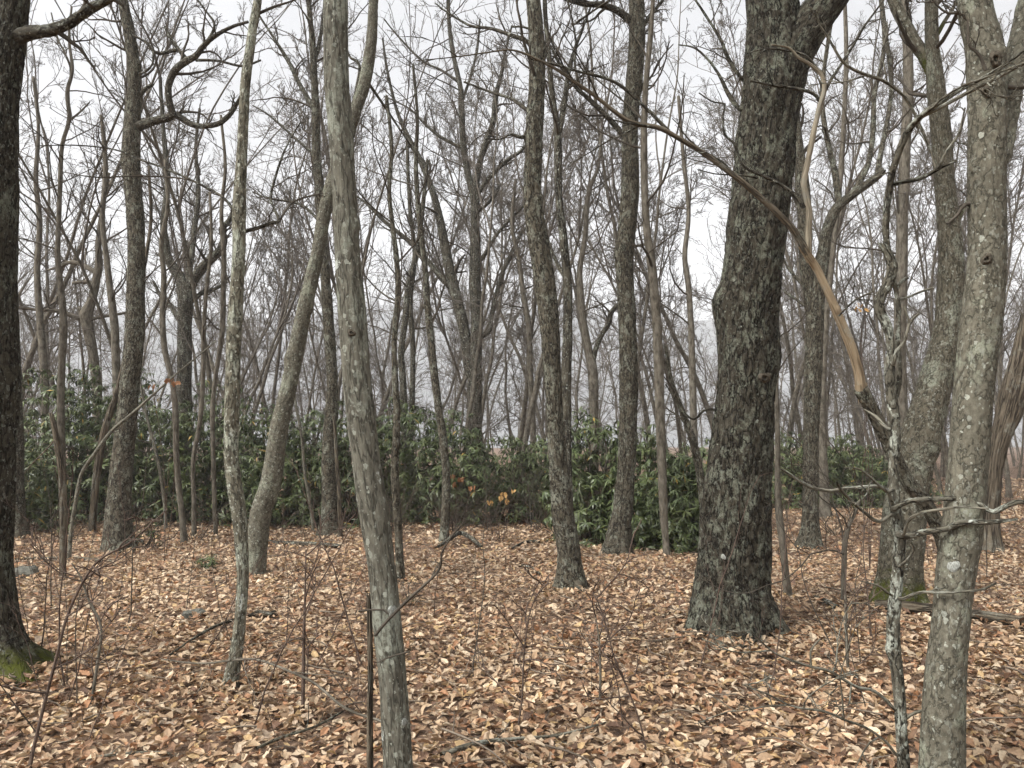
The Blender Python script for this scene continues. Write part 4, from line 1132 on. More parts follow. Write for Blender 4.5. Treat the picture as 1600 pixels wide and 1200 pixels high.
# ------------------------------------------------------------------ the woods behind
def far_tree_meshes(seed, light=False, pole=False):
    g = np.random.default_rng(seed)
    hgt = g.uniform(13, 18)
    r = g.uniform(0.045, 0.08) if pole else g.uniform(0.06, 0.125)
    n = 18
    d = np.array([g.normal() * 0.06, g.normal() * 0.06, 1.0])
    P = np.zeros((n, 3))
    P[0] = (0, 0, -0.15)
    bend = g.normal(size=3) * 0.03
    forkt = g.uniform(0.35, 0.55)
    for i in range(1, n):
        d = d + g.normal(size=3) * (0.035 if pole else 0.07) + bend + np.array([0, 0, 0.05])
        d /= np.linalg.norm(d)
        P[i] = P[i - 1] + d * hgt / (n - 1)
    R = r * (1 - 0.88 * np.linspace(0, 1, n) ** 0.9)
    q = catmull(np.hstack([P, R[:, None]]), 46)
    tb = Buf()
    rings(tb, q[:, :3], q[:, 3], 12, None, (0.5, 0.25, 4), (), 0.0, seed)
    tw = Buf()
    P1, R1 = P[None], R[None]
    # one or two leaders that fork off, then branches, twigs
    f, fr = grow(g, P1, R1, int(g.integers(1, 4)), forkt, forkt + 0.2, 0.35, 0.55, 0.8, 14, 0.06, 0.06, 0.02, taper=0.2)
    tubes(tw, f, fr, 8)
    a, ar = grow(g, P1, R1, 6 if pole else 9, forkt - 0.05, 0.97, 0.75, 0.3, 0.5, 11, 0.11, 0.06, 0.012)
    a0, ar0 = grow(g, f, fr, 6, 0.2, 1, 0.65, 0.35, 0.55, 11, 0.11, 0.06, 0.012)
    a, ar = np.concatenate([a, a0]), np.concatenate([ar, ar0])
    lo, lr = grow(g, P1, R1, 7, 0.10, forkt, 0.95, 0.17, 0.28, 11, 0.12, 0.03, 0.008)
    a, ar = np.concatenate([a, lo]), np.concatenate([ar, lr])
    tubes(tw, a, ar, 5)
    b, br = grow(g, a, ar, 4 if pole else 6 if light else 8, 0.15, 1.0, 0.7, 0.45, 0.55, 7, 0.10, 0.05, 0.010)
    tubes(tw, b, br, 4)
    c, cr_ = grow(g, b, br, 4 if pole else 6, 0.15, 1.0, 0.65, 0.5, 0.6, 5, 0.085, 0.05, 0.008)
    tubes(tw, c, cr_, 3)
    e, er = grow(g, c, cr_, 0 if pole else 1 if light else 4, 0.15, 1.0, 0.6, 0.6, 0.7, 3, 0.10, 0.05, 0.0055)
    tubes(tw, e, er, 3)
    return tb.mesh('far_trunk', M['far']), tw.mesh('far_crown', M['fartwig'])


VARS = [far_tree_meshes(100 + i) for i in range(4)]
LIGHT = [far_tree_meshes(140 + i, True) for i in range(3)]
POLE = [far_tree_meshes(170 + i, True, True) for i in range(5)]
ZONES = [(-400, 190, 'left of the hook-limbed tree'), (190, 370, 'between hook-limbed tree and pale lichen trunk'), (370, 540, 'between pale lichen trunk and front trunk'),
         (540, 740, 'between front trunk and two-stemmed tree'), (740, 860, 'between two-stemmed tree and central sinuous tree'), (860, 985, 'between central sinuous and broad-footed trees'),
         (985, 1150, 'between broad-footed tree and big oak'), (1150, 1400, 'between big oak and dead sapling'), (1400, 2000, 'past the spotted grey trunk')]
g = np.random.default_rng(77)
placed = []
tries = 0
while len(placed) < 380 and tries < 9000:
    tries += 1
    Y = 18.5 + 60 * g.random()
    px = g.uniform(-140, 1740)
    x = (px - 800) / F * Y
    if any((x - a) ** 2 + (Y - b) ** 2 < (1.1 + 0.008 * Y) ** 2 for a, b, _ in placed):
        continue
    placed.append((x, Y, px))
placed.sort(key=lambda t: (not -15 < t[2] < 1615, t[1]))      # those beyond the frame's sides join the distant mass
NEAREST = min(250, sum(-15 < t[2] < 1615 for t in placed))
ORD = 'first second third fourth fifth sixth seventh eighth ninth tenth eleventh twelfth thirteenth fourteenth fifteenth sixteenth'.split()
BRANCHING = {}
SOURCE = {}
for i, (x, Y, px) in enumerate(placed[:NEAREST]):
    pole = g.random() < 0.42
    tm, cmesh = POLE[i % len(POLE)] if pole else VARS[i % len(VARS)] if Y < 36 else LIGHT[i % len(LIGHT)]
    zone = next(z[2] for z in ZONES if z[0] <= px < z[1])
    near = Y < 38
    lab = ('slim pole-like background tree ' if pole else 'bare branching background tree ' if near else 'faint farthest tree in haze ') + zone
    s = g.uniform(0.7, 1.12) if Y < 36 else g.uniform(0.5, 1.0)
    root = tag(link('bare_tree', None, loc=(x, Y, float(ground_z(x, Y)))), lab, 'tree', ('pole-like trees ' if pole else 'background trees ' if near else 'farthest trees ') + zone)
    root.rotation_euler = (g.normal() * 0.03, g.normal() * 0.03, g.uniform(0, 6.28))
    root.scale = (s, s, s * g.uniform(0.9, 1.1))
    a = link('trunk', tm, root)
    b = link('crown', cmesh, root)
    if pole:
        SOURCE[cmesh.name] = (a, b)
    elif near:
        BRANCHING.setdefault(zone, []).append((px, root))
for zone, mem in BRANCHING.items():
    mem.sort(key=lambda t: t[0])
    for k, (_, root) in enumerate(mem[:len(ORD)]):
        root['label'] = 'branching background tree ' + zone + (', ' + ORD[k] + ' from the left' if len(mem) > 1 else '')


def distant_woods(points):
    """the trees past the 250 nearest: one mass of pole-like trees standing on their own spots"""
    me = bpy.data.meshes.new('distant_woods')
    me.from_pydata([(x, y, float(ground_z(x, y))) for x, y, _ in points], [], [])
    o = tag(link('distant_woods', me), 'mass of faint distant bare trees closing the woods in haze', 'woods', kind='stuff')
    ng = bpy.data.node_groups.new('distant_woods', 'GeometryNodeTree')
    ng.interface.new_socket('Geometry', in_out='INPUT', socket_type='NodeSocketGeometry')
    ng.interface.new_socket('Geometry', in_out='OUTPUT', socket_type='NodeSocketGeometry')
    N, Lk = ng.nodes.new, ng.links.new
    gi, go = N('NodeGroupInput'), N('NodeGroupOutput')
    join = N('GeometryNodeJoinGeometry')
    rot = N('FunctionNodeRandomValue')
    rot.data_type = 'FLOAT_VECTOR'
    rot.inputs[0].default_value = (-0.05, -0.05, 0.0)
    rot.inputs[1].default_value = (0.05, 0.05, 6.28)
    sc = N('FunctionNodeRandomValue')
    sc.data_type = 'FLOAT'
    sc.inputs[2].default_value = 0.55
    sc.inputs[3].default_value = 1.05
    pick = N('FunctionNodeRandomValue')
    pick.data_type = 'INT'
    pick.inputs[4].default_value = 0
    pick.inputs[5].default_value = len(SOURCE) - 1
    for k, (a, b) in enumerate(SOURCE.values()):
        cmp_ = N('FunctionNodeCompare')
        cmp_.data_type = 'INT'
        cmp_.operation = 'EQUAL'
        Lk(pick.outputs[2], cmp_.inputs[2])
        cmp_.inputs[3].default_value = k
        for src in (a, b):
            oi = N('GeometryNodeObjectInfo')
            oi.transform_space = 'ORIGINAL'
            oi.inputs['Object'].default_value = src
            oi.inputs['As Instance'].default_value = True
            io = N('GeometryNodeInstanceOnPoints')
            Lk(gi.outputs[0], io.inputs['Points'])
            Lk(cmp_.outputs[0], io.inputs['Selection'])
            Lk(oi.outputs['Geometry'], io.inputs['Instance'])
            Lk(rot.outputs[0], io.inputs['Rotation'])
            Lk(sc.outputs[1], io.inputs['Scale'])
            Lk(io.outputs[0], join.inputs[0])
    Lk(join.outputs[0], go.inputs[0])
    md = o.modifiers.new('trees', 'NODES')
    md.node_group = ng


distant_woods(placed[NEAREST:])

# ------------------------------------------------------------------ rhododendrons
def whorl(g, n):
    """one whorl of drooping leaves about +Z, unit leaf length; returns verts (n,8,3)"""
    az = np.arange(n) * 2 * np.pi / n + g.normal(size=n) * 0.25
    droop = g.uniform(0.1, 1.25, n)
    ln = g.uniform(0.8, 1.15, n)
    wd = g.uniform(0.085, 0.12, n)
    s = np.array([0.0, 0.45, 1.0])
    w = np.array([0.22, 1.0, 0.06])
    out = np.zeros((n, 6, 3))
    for k in range(3):
        rr = 0.04 + s[k] * ln * np.cos(droop * (0.6 + 0.5 * s[k]))
        zz = -s[k] * ln * np.sin(droop * (0.6 + 0.5 * s[k])) + 0.12 * s[k]
        cx, cy = np.cos(az), np.sin(az)
        for sd, j in ((-1, 0), (1, 1)):
            out[:, k * 2 + j, 0] = cx * rr - sd * cy * wd * w[k]
            out[:, k * 2 + j, 1] = cy * rr + sd * cx * wd * w[k]
            out[:, k * 2 + j, 2] = zz + 0.25 * wd * w[k]
    return out


LEAF_TRI = np.array([[0, 1, 3], [0, 3, 2], [2, 3, 4]])


def bush(label, x, y, wx, wy, hz, n, seed, low=0.12, leaf=0.152):
    g = np.random.default_rng(seed)
    z0 = float(ground_z(x, y))
    root = tag(link('rhododendron', None, loc=(x, y, z0)), label, 'shrub', 'rhododendron thicket')
    # lumpy shell of shoot tips
    n = int(n * 1.3) if n > 100 else n
    u = g.normal(size=(n, 3))
    u[:, 2] = np.abs(u[:, 2]) * 1.1 - 0.25
    u /= np.linalg.norm(u, axis=1)[:, None]
    rad = 0.72 + 0.30 * g.random(n) ** 0.5
    rad = rad * (1 + 0.28 * perlin(u * 2.1 + seed))
    inner = g.random(n) < 0.3
    rad[inner] *= g.uniform(0.35, 0.85, inner.sum())
    c = u * rad[:, None] * np.array([wx, wy, 1])
    c[:, 2] = low * hz + (hz * (1 - low)) * np.clip(u[:, 2] * rad * 0.98 + 0.1, -0.1, 1.15)
    ax = u * 0.6 + np.array([0, 0, 0.75]) + g.normal(size=(n, 3)) * 0.28
    ax /= np.linalg.norm(ax, axis=1)[:, None]
    b = Buf()
    per = 9
    tmpl = np.stack([whorl(g, per) for _ in range(14)])
    ti = g.integers(0, 14, n)
    sc = leaf * g.uniform(0.75, 1.25, n)
    e1 = np.cross(ax, g.normal(size=(n, 3)))
    e1 /= np.linalg.norm(e1, axis=1)[:, None]
    e2 = np.cross(ax, e1)
    T = tmpl[ti]
    V = c[:, None, None] + sc[:, None, None, None] * (T[..., :1] * e1[:, None, None] + T[..., 1:2] * e2[:, None, None] + T[..., 2:] * ax[:, None, None])
    V[..., 2] = np.maximum(V[..., 2], 0.04)
    nl = n * per
    tris = (np.arange(nl)[:, None, None] * 6 + LEAF_TRI[None]).reshape(-1, 3)
    base = np.array([0.047, 0.066, 0.026])
    k = g.random((n, per, 1))
    hue = g.random((n, 1, 1))
    col = base * (0.65 + 0.9 * k) * (1 + np.array([0.35, 0.22, 0.1]) * (hue - 0.3))
    yl = g.random((n, per, 1)) < 0.012
    col = np.where(yl, np.array([0.22, 0.16, 0.04]), col)
    col = np.repeat(col[:, :, None, :], 6, 2)
    b.add(V, None, tris, None, col)
    f = link('foliage', b.mesh('foliage', M['rhodo'], smooth=False, colour=True), root)
    f['kind'] = 'stuff'
    st = Buf()
    m = 12
    ang = g.uniform(0, 6.28, m)
    P = np.zeros((m, 9, 3))
    top = c[g.integers(0, n, m)]
    p0 = np.stack([np.cos(ang) * 0.25 * wx * g.random(m), np.sin(ang) * 0.25 * wy * g.random(m), np.full(m, -0.1)], -1)
    tt = np.linspace(0, 1, 9)[None, :, None]
    P = p0[:, None] * (1 - tt) + top[:, None] * tt + (g.normal(size=(m, 1, 3)) * 0.18 * np.sin(tt * np.pi)) + g.normal(size=(m, 9, 3)) * 0.03
    P[:, :, 2] = np.maximum(P[:, :, 2], -0.1)
    Rr = np.linspace(0.026, 0.008, 9)[None] * g.uniform(0.7, 1.2, (m, 1)) * min(1.0, 0.12 + hz * 0.5)
    tubes(st, P, Rr, 5)
    a, ar = grow(g, P, Rr, 4, 0.25, 1.0, 0.7, 0.35, 0.6, 6, 0.15, 0.05, 0.005 * min(1.0, 0.15 + hz * 0.5))
    tubes(st, a, ar, 4)
    link('stem', st.mesh('stem', M['twig']), root)
    return root


BUSHES = [  # px, top y, Y, half width px, whorls, label
    (70, 585, 15.6, 75, 620, 'tall rhododendron filling the gap beside the edge trunk'),
    (140, 590, 15.0, 70, 560, 'tall rhododendron behind the short rotten stub'),
    (205, 598, 16.2, 70, 560, 'rhododendron directly behind the hook-limbed tree'),
    (270, 640, 15.4, 70, 560, 'lower rhododendron behind the slim pale trunk'),
    (350, 612, 16.0, 70, 600, 'rounded rhododendron behind the pale lichen trunk'),
    (425, 648, 15.2, 65, 540, 'rhododendron behind the leaning trunk'),
    (490, 650, 15.8, 65, 540, 'rhododendron around the straight brown trunk'),
    (560, 645, 15.0, 75, 600, 'rhododendron showing behind the nearest front trunk'),
    (640, 640, 15.6, 70, 600, 'dense rhododendron just past the front trunk'),
    (710, 655, 15.0, 60, 480, 'rhododendron below the two-stemmed tree with orange leaves before it'),
    (790, 692, 15.6, 58, 380, 'sparse low rhododendron tangled with brown brush'),
    (850, 680, 16.2, 45, 360, 'rhododendron half hidden by the central sinuous tree'),
    (925, 655, 12.9, 62, 620, 'bright rhododendron between the central and the broad-footed tree'),
    (1000, 680, 12.4, 55, 520, 'rhododendron reaching low behind the broad-footed tree'),
    (1062, 715, 11.8, 52, 520, 'lowest rhododendron, touching the outline of the big oak'),
    (1110, 700, 14.0, 60, 480, 'rhododendron mostly hidden behind the big oak'),
    (1235, 680, 18.5, 60, 520, 'distant rhododendron between the big oak and the forked grey-brown tree'),
    (1330, 690, 18.8, 62, 560, 'distant rhododendron under the bare-wood stem'),
    (1400, 730, 19.5, 50, 360, 'small distant rhododendron behind the dead sapling'),
    (1290, 700, 20.5, 60, 420, 'farther rhododendron filling the gap behind the forked grey-brown tree'),
    (30, 700, 13.4, 42, 300, 'low rhododendron squeezed against the edge trunk'),
]
for i, (px, ty, Y, hw, n, lab) in enumerate(BUSHES):
    p, t = at(px, ty, Y)
    x = p[0]
    h = p[2] - float(ground_z(x, Y))
    bush(lab, x, Y, hw * t / F * 1.25, 0.85, h * 0.98, n, 300 + i)
# small green sprigs in the litter
for i, (px, py, h, lab) in enumerate((
        (112, 838, 0.62, 'small pale rhododendron sprig at the foot of the rotten stub'), (226, 858, 0.42, 'low sprawling evergreen sprig beside the hook-limbed tree'),
        (325, 893, 0.22, 'little evergreen seedling alone in the litter left of the pale lichen trunk'), (640, 945, 0.13, 'tiny green tuft in the litter right of the nearest trunk'))):
    p = ground_pt(px, py)
    bush(lab, p[0], p[1], h * 0.55, h * 0.5, h, 16 if h > 0.2 else 8, 340 + i, 0.3, 0.085 if h > 0.2 else 0.04)

# ------------------------------------------------------------------ leafless brush, saplings
def shrub_mesh(seed, stems, h, r, mat, name, spread=0.35, kids=5, sub=3):
    g = np.random.default_rng(seed)
    tw = Buf()
    d = g.normal(size=(stems, 3)) * spread
    d[:, 2] = 1
    d /= np.linalg.norm(d, axis=1)[:, None]
    N = 12
    P = np.zeros((stems, N, 3))
    P[:, 0] = g.normal(size=(stems, 3)) * 0.04 * (stems > 1)
    P[:, 0, 2] = -0.05
    hh = h * g.uniform(0.6, 1.1, stems)
    for i in range(1, N):
        d = d + g.normal(size=d.shape) * 0.09
        d /= np.linalg.norm(d, axis=1)[:, None]
        P[:, i] = P[:, i - 1] + d * (hh / (N - 1))[:, None]
    R = (r * g.uniform(0.7, 1.2, stems))[:, None] * np.linspace(1, 0.3, N)[None]
    tubes(tw, P, R, 6)
    a, ar = grow(g, P, R, kids, 0.3, 1, 0.75, 0.38, 0.55, 8, 0.1, 0.03, 0.002)
    tubes(tw, a, ar, 4)
    b, br = grow(g, a, ar, sub, 0.25, 1, 0.7, 0.45, 0.65, 5, 0.1, 0.02, 0.0016)
    tubes(tw, b, br, 3)
    return tw.mesh(name, M[mat])


SAP = [shrub_mesh(500 + i, 1, h, r * 0.8, m, 'sapling', 0.22, k, s) for i, (h, r, m, k, s) in enumerate((
    (1.5, 0.007, 'redtwig', 5, 3), (1.1, 0.005, 'redtwig', 4, 2), (1.9, 0.009, 'redtwig', 6, 3), (0.8, 0.004, 'redtwig', 3, 2), (1.3, 0.006, 'twig', 5, 3),
    (0.6, 0.0035, 'redtwig', 3, 1), (1.7, 0.007, 'twig', 6, 3), (0.9, 0.0045, 'redtwig', 5, 2)))]
g = np.random.default_rng(91)
SAPZ = [(-200, 110, 'beside the thick edge trunk'), (110, 230, 'below the hook-limbed tree'), (230, 330, 'between hook-limbed tree and pale lichen trunk'), (330, 620, 'between pale lichen trunk and front trunk'),
        (620, 880, 'before the central sinuous tree'), (880, 1110, 'between central sinuous tree and big oak'), (1110, 1900, 'around the dead sapling and the big oak')]
for i in range(105):
    px = g.uniform(-30, 1630)
    if i < 45:
        px = g.uniform(-30, 620)
    py = 845 + 340 * g.random() ** 1.3
    p = ground_pt(px, py)
    if 1080 < px < 1215 and 6.0 < p[1] < 7.2:
        continue
    zone = next(z[2] for z in SAPZ if z[0] <= px < z[1])
    o = tag(link('sapling', SAP[i % len(SAP)], loc=p), 'thin bare twiggy sapling in leaf litter ' + zone, 'sapling', 'thin saplings ' + zone)
    s = g.uniform(0.55, 1.05)
    o.rotation_euler = (g.normal() * 0.14, g.normal() * 0.14, g.uniform(0, 6.28))
    o.scale = (s, s, s)
# a few saplings that can be told apart
for lab, pts, Y, mt in (
        ('dark slim dead sapling stick standing upright between the pale lichen trunk and the nearest trunk', [(473, 1118, 6), (474, 1050, 6), (475, 985, 5), (477, 920, 3), (478, 860, 2.4)], None, 'redtwig'),
        ('tall forked dark twig standing in the open litter right of the nearest trunk', [(808, 1145, 3), (815, 1095, 3), (819, 1020, 3), (827, 960, 2.5), (842, 925, 2), (856, 900, 1.6)], None, 'redtwig'),
        ('long dark whip leaning up-left in front of the central sinuous tree', [(1012, 1190, 3), (1000, 1130, 3), (980, 1075, 3), (962, 1035, 3), (950, 990, 2.5), (938, 950, 2.2), (925, 925, 2)], None, 'redtwig'),
        ('upright bare seedling stem in the litter right of the tall forked twig', [(937, 1108, 5), (938, 1050, 4), (936, 1000, 3), (930, 960, 2)], None, 'far'),
        ('thin dark sapling slanting up-right near the mossy root', [(48, 1195, 6), (62, 1130, 5.5), (85, 1040, 5), (110, 950, 4.5), (150, 880, 4), (200, 850, 3), (240, 815, 2.4), (262, 795, 2)], 3.8, 'redtwig'),
        ('grey branching sapling in the leaf litter right of the mossy root', [(143, 1100, 5), (152, 1040, 5), (158, 980, 4.5), (140, 940, 4), (125, 900, 3), (112, 880, 2.4)], None, 'far'),
        ('lean grey sapling below the small open-litter sapling', [(1326, 1056, 5), (1323, 1010, 5), (1322, 970, 4), (1320, 930, 3)], None, 'far')):
    make_tree('sapling', lab, pts, Y=Y, mat=mt, sides=8, ds=0.03, bark=None, flare=None, seed=600 + pts[0][0], crown=7, crown_t=(0.25, 1), crown_len=0.42, twig_mat='redtwig', cat='sapling', subs=2)

BRUSH = [shrub_mesh(540 + i, st, h, 0.006, m, 'brush', 0.6, 5, 4) for i, (st, h, m) in enumerate(((9, 1.6, 'twig'), (7, 1.2, 'redtwig'), (11, 1.9, 'twig'), (8, 1.4, 'redtwig')))]
g = np.random.default_rng(95)
for i in range(120):
    px = g.uniform(-40, 1640) if i < 90 else g.uniform(1150, 1680)
    far = i >= 34
    Y = (g.uniform(18, 44) if px > 1150 else g.uniform(16.5, 22)) if far else g.uniform(12.6, 15.0)
    if i < 12:
        px, Y = g.uniform(690, 890), g.uniform(13.2, 16)
    if 880 < px < 1130 and not far:
        Y = g.uniform(11, 12.5)
    x = (px - 800) / F * Y
    zone = next(z[2] for z in ZONES if z[0] <= px < z[1])
    o = tag(link('brush_shrub', BRUSH[i % 4], loc=(x, Y, float(ground_z(x, Y)))), ('leafless background brush ' if far else 'leafless brush at thicket edge ') + zone, 'shrub', ('background brush ' if far else 'thicket-edge brush ') + zone)
    s = g.uniform(0.6, 1.1)
    o.rotation_euler = (0, 0, g.uniform(0, 6.28))
    o.scale = (s, s, s)

# ------------------------------------------------------------------ fallen wood and rocks
def fallen(name, label, pts, mat, lift=0.02, sides=12, broken=0.03, seed=1, twigs=0, rise=()):
    """pts: pixel (x, y, width) where the stick touches the ground"""
    q = []
    for i, (px, py, w) in enumerate(pts):
        p = ground_pt(px, py)
        d = (p - np.array([0, 0, EYE])) @ np.array([0, CP, SP])
        r = 0.5 * w * d / F
        z = p[2] + r * 0.6 + lift + (rise[i] if i < len(rise) else 0)
        q.append([p[0], p[1], z, r])
    q = np.array(q)
    P, R = smooth(q, 0.03)
    b = Buf()
    rings(b, P, R, sides, (40, 0.2, R.max() * 0.12), None, (), broken, seed)
    origin = P[0]
    root = tag(link(name, None, loc=origin), label, 'log' if 'log' in name else 'branch')
    link('wood', b.mesh(name, M[mat], origin), root)
    if twigs:
        g = np.random.default_rng(seed)
        tw = Buf()
        p2, r2 = resample(P, R, 14)
        a, ar = grow(g, p2[None], r2[None], twigs, 0.2, 1, 0.6, 0.3, 0.5, 7, 0.12, 0.0, 0.003)
        a[..., 2] = np.maximum(a[..., 2], ground_z(a[..., 0], a[..., 1]) + 0.02)
        tubes(tw, a, ar, 4)
        link('twig', tw.mesh('twig', M[mat], origin), root)


fallen('fallen_log', 'fallen brown log lying past the mossy-footed tree', [(1368, 952, 12), (1410, 958, 17), (1450, 962, 17), (1500, 968, 16), (1550, 974, 15), (1620, 984, 14)], 'rot', 0.03, 24, 0.05, 2)
fallen('fallen_branch', 'dark curved fallen branch on the litter before the two-stemmed tree', [(682, 862, 5), (700, 855, 6), (718, 849, 7), (735, 852, 7), (752, 860, 5)], 'dark', 0.04, 12, 0.02, 3, 0, (0, 0.05, 0.1, 0.06, 0))
fallen('fallen_branch', 'small dark bowed stick left of the central sinuous tree', [(798, 862, 3), (815, 853, 4), (830, 850, 4), (845, 851, 3)], 'dark', 0.03, 8, 0.02, 4, 2)
fallen('fallen_branch', 'pale straight stick lying near the rotten stub', [(24, 877, 4), (70, 876, 5), (120, 876, 5), (175, 881, 4)], 'paletwig', 0.02, 8, 0.02, 5)
fallen('fallen_log', 'thin dark log lying before the thicket, left of the straight brown trunk', [(415, 850, 6), (450, 853, 7), (490, 854, 7), (530, 857, 6)], 'dark', 0.02, 12, 0.03, 6)
fallen('fallen_branch', 'short dark branch in the litter right of the big oak', [(1272, 938, 6), (1290, 946, 9), (1308, 954, 7)], 'dark', 0.02, 12, 0.03, 7)
fallen('fallen_branch', 'crooked root-like branch lying at the foot of the big oak', [(1095, 988, 6), (1115, 1003, 7), (1140, 1020, 7), (1165, 1014, 7), (1185, 1008, 7), (1203, 1014, 6)], 'mid', 0.02, 12, 0.02, 8)
fallen('fallen_branch', 'long pale branch sprawling across the litter from the slim lichen trunk toward the nearest trunk', [(250, 1066, 2), (285, 1086, 2.6), (320, 1094, 3), (360, 1098, 3.2), (400, 1113, 3.5), (450, 1135, 3.6), (490, 1141, 4), (540, 1153, 4), (590, 1156, 4), (640, 1175, 3)], 'far', 0.10, 10, 0.02, 9, 5, (0.05, 0.1, 0.12, 0.15, 0.2, 0.2, 0.15, 0.05))
fallen('fallen_branch', 'pale forked branch lying along the bottom right of the nearest trunk', [(690, 1196, 9), (730, 1180, 8), (770, 1172, 7), (830, 1166, 5), (880, 1160, 4), (950, 1140, 3)], 'paletwig', 0.04, 10, 0.02, 10, 6)
fallen('fallen_branch', 'thin stick lying left of the slim lichen trunk', [(265, 1035, 3), (300, 1010, 4), (335, 990, 5), (362, 980, 5)], 'mid', 0.05, 8, 0.02, 11, 1)
fallen('fallen_branch', 'pale stick lying along the bottom edge under the slim lichen trunk', [(120, 1198, 4), (180, 1190, 5), (240, 1186, 4), (275, 1189, 3)], 'paletwig', 0.03, 8, 0.02, 12, 2)
fallen('fallen_branch', 'tangled branch heap stick in the corner below the nearest trunk', [(400, 1190, 5), (440, 1172, 5), (490, 1155, 4), (535, 1130, 3)], 'mid', 0.06, 8, 0.02, 13, 5)
fallen('fallen_branch', 'small dark stick lying right of the tall forked twig', [(812, 888, 4), (830, 892, 4), (845, 902, 3)], 'dark', 0.03, 8, 0.02, 14)
fallen('fallen_branch', 'grey stick by the right frame edge beyond the spotted grey trunk', [(1540, 1040, 4), (1570, 1038, 4), (1612, 1038, 4)], 'far', 0.02, 8, 0.02, 15)
fallen('fallen_branch', 'dark knobby stick on the litter beside the slim lichen trunk', [(388, 968, 5), (405, 963, 8), (420, 966, 9), (432, 960, 5)], 'dark', 0.02, 10, 0.03, 16)


def rock(label, px, py, sx, sy, sz, seed):
    p = ground_pt(px, py)
    n, m = 22, 12
    th = np.arange(n) * 2 * np.pi / n
    ph = np.linspace(0.02, np.pi - 0.02, m)
    U = np.stack([np.sin(ph)[:, None] * np.cos(th)[None], np.sin(ph)[:, None] * np.sin(th)[None], np.cos(ph)[:, None] + 0 * th[None]], -1)
    r = 1 + 0.3 * perlin(U * 1.4 + seed) + 0.1 * perlin(U * 4 + seed)
    V = U * r[..., None]
    V = np.sign(V) * np.abs(V) ** 0.75 * np.array([sx, sy, sz])
    i = np.arange(m - 1)[:, None] * n
    j = np.arange(n)[None]
    k = (j + 1) % n
    b = Buf()
    b.add(V, np.stack([i + j, i + n + j, i + n + k, i + k], -1).reshape(-1, 4))
    tag(link('rock', b.mesh('rock', M['rock'], smooth=False), loc=p + np.array([0, 0, sz * 0.3])), label, 'rock')


rock('dark mossy rock poking from the litter behind the edge trunk', 38, 902, 0.16, 0.12, 0.10, 1)
rock('flat grey stone half buried left of the slim lichen trunk', 303, 964, 0.10, 0.08, 0.05, 4)
rock('pale low stone beside the hook-limbed tree', 205, 853, 0.2, 0.14, 0.09, 9)

# ------------------------------------------------------------------ leaf litter
PAL = np.array([[0.49, 0.325, 0.205], [0.60, 0.43, 0.285], [0.70, 0.545, 0.39], [0.32, 0.185, 0.11], [0.40, 0.21, 0.115], [0.53, 0.36, 0.19], [0.16, 0.09, 0.058], [0.52, 0.39, 0.285]])
PAL = PAL * np.array([1.06, 1.08, 1.05])
PW = np.array([0.24, 0.22, 0.13, 0.14, 0.08, 0.07, 0.06, 0.06])
PW = PW / PW.sum()


def leaf_template(g, n, lobes, cols=3):
    """a dry leaf, unit length along X: left edge, midrib, right edge rows; curled and folded"""
    s = np.linspace(0, 1, n + 1)
    w = 0.29 * np.sin(np.pi * np.clip(s * 0.96 + 0.03, 0, 1) ** 0.85)
    if lobes:
        w = w * (1 + 0.24 * np.cos(np.arange(n + 1) * np.pi) * np.sin(np.pi * s) + 0.1 * g.normal(size=n + 1))
    w = np.maximum(w * g.uniform(0.8, 1.25), 0.015)
    bend = g.uniform(-0.45, 0.7)
    fold = g.uniform(-0.1, 0.8)
    twist = g.normal() * 0.5
    out = np.zeros((n + 1, 3, 3))
    for j, sd in enumerate((-1, 0, 1)):
        ww = w * sd
        a = np.abs(sd) * fold + g.normal() * 0.15 * abs(sd)
        tw = twist * (s - 0.5)
        y = ww * np.cos(a)
        z = np.abs(ww) * np.sin(a) + 0.04 * g.normal(size=n + 1) * abs(sd)
        out[:, j, 0] = s - 0.5
        out[:, j, 1] = y * np.cos(tw) - z * np.sin(tw) + 0.05 * np.sin(s * 3 + twist)
        out[:, j, 2] = y * np.sin(tw) + z * np.cos(tw) + bend * ((s - 0.5) ** 2 - 0.1)
    if cols == 2:
        out = out[:, (0, 2)]
    i = np.arange(n)[:, None] * cols
    j = np.arange(cols - 1)[None]
    Q = np.stack([i + j, i + cols + j, i + cols + 1 + j, i + 1 + j], -1).reshape(-1, 4)
    return out.reshape(-1, 3), Q


def rot_mats(g, n, tilt):
    yaw = g.uniform(0, 2 * np.pi, n)
    tx = g.normal(size=n) * tilt
    ty = g.normal(size=n) * tilt
    cy, sy = np.cos(yaw), np.sin(yaw)
    cx, sx = np.cos(tx), np.sin(tx)
    cz, sz = np.cos(ty), np.sin(ty)
    Rz = np.zeros((n, 3, 3)); Rz[:, 0, 0] = cy; Rz[:, 0, 1] = -sy; Rz[:, 1, 0] = sy; Rz[:, 1, 1] = cy; Rz[:, 2, 2] = 1
    Rx = np.zeros((n, 3, 3)); Rx[:, 0, 0] = 1; Rx[:, 1, 1] = cx; Rx[:, 1, 2] = -sx; Rx[:, 2, 1] = sx; Rx[:, 2, 2] = cx
    Ry = np.zeros((n, 3, 3)); Ry[:, 1, 1] = 1; Ry[:, 0, 0] = cz; Ry[:, 0, 2] = sz; Ry[:, 2, 0] = -sz; Ry[:, 2, 2] = cz
    return Ry @ Rx @ Rz


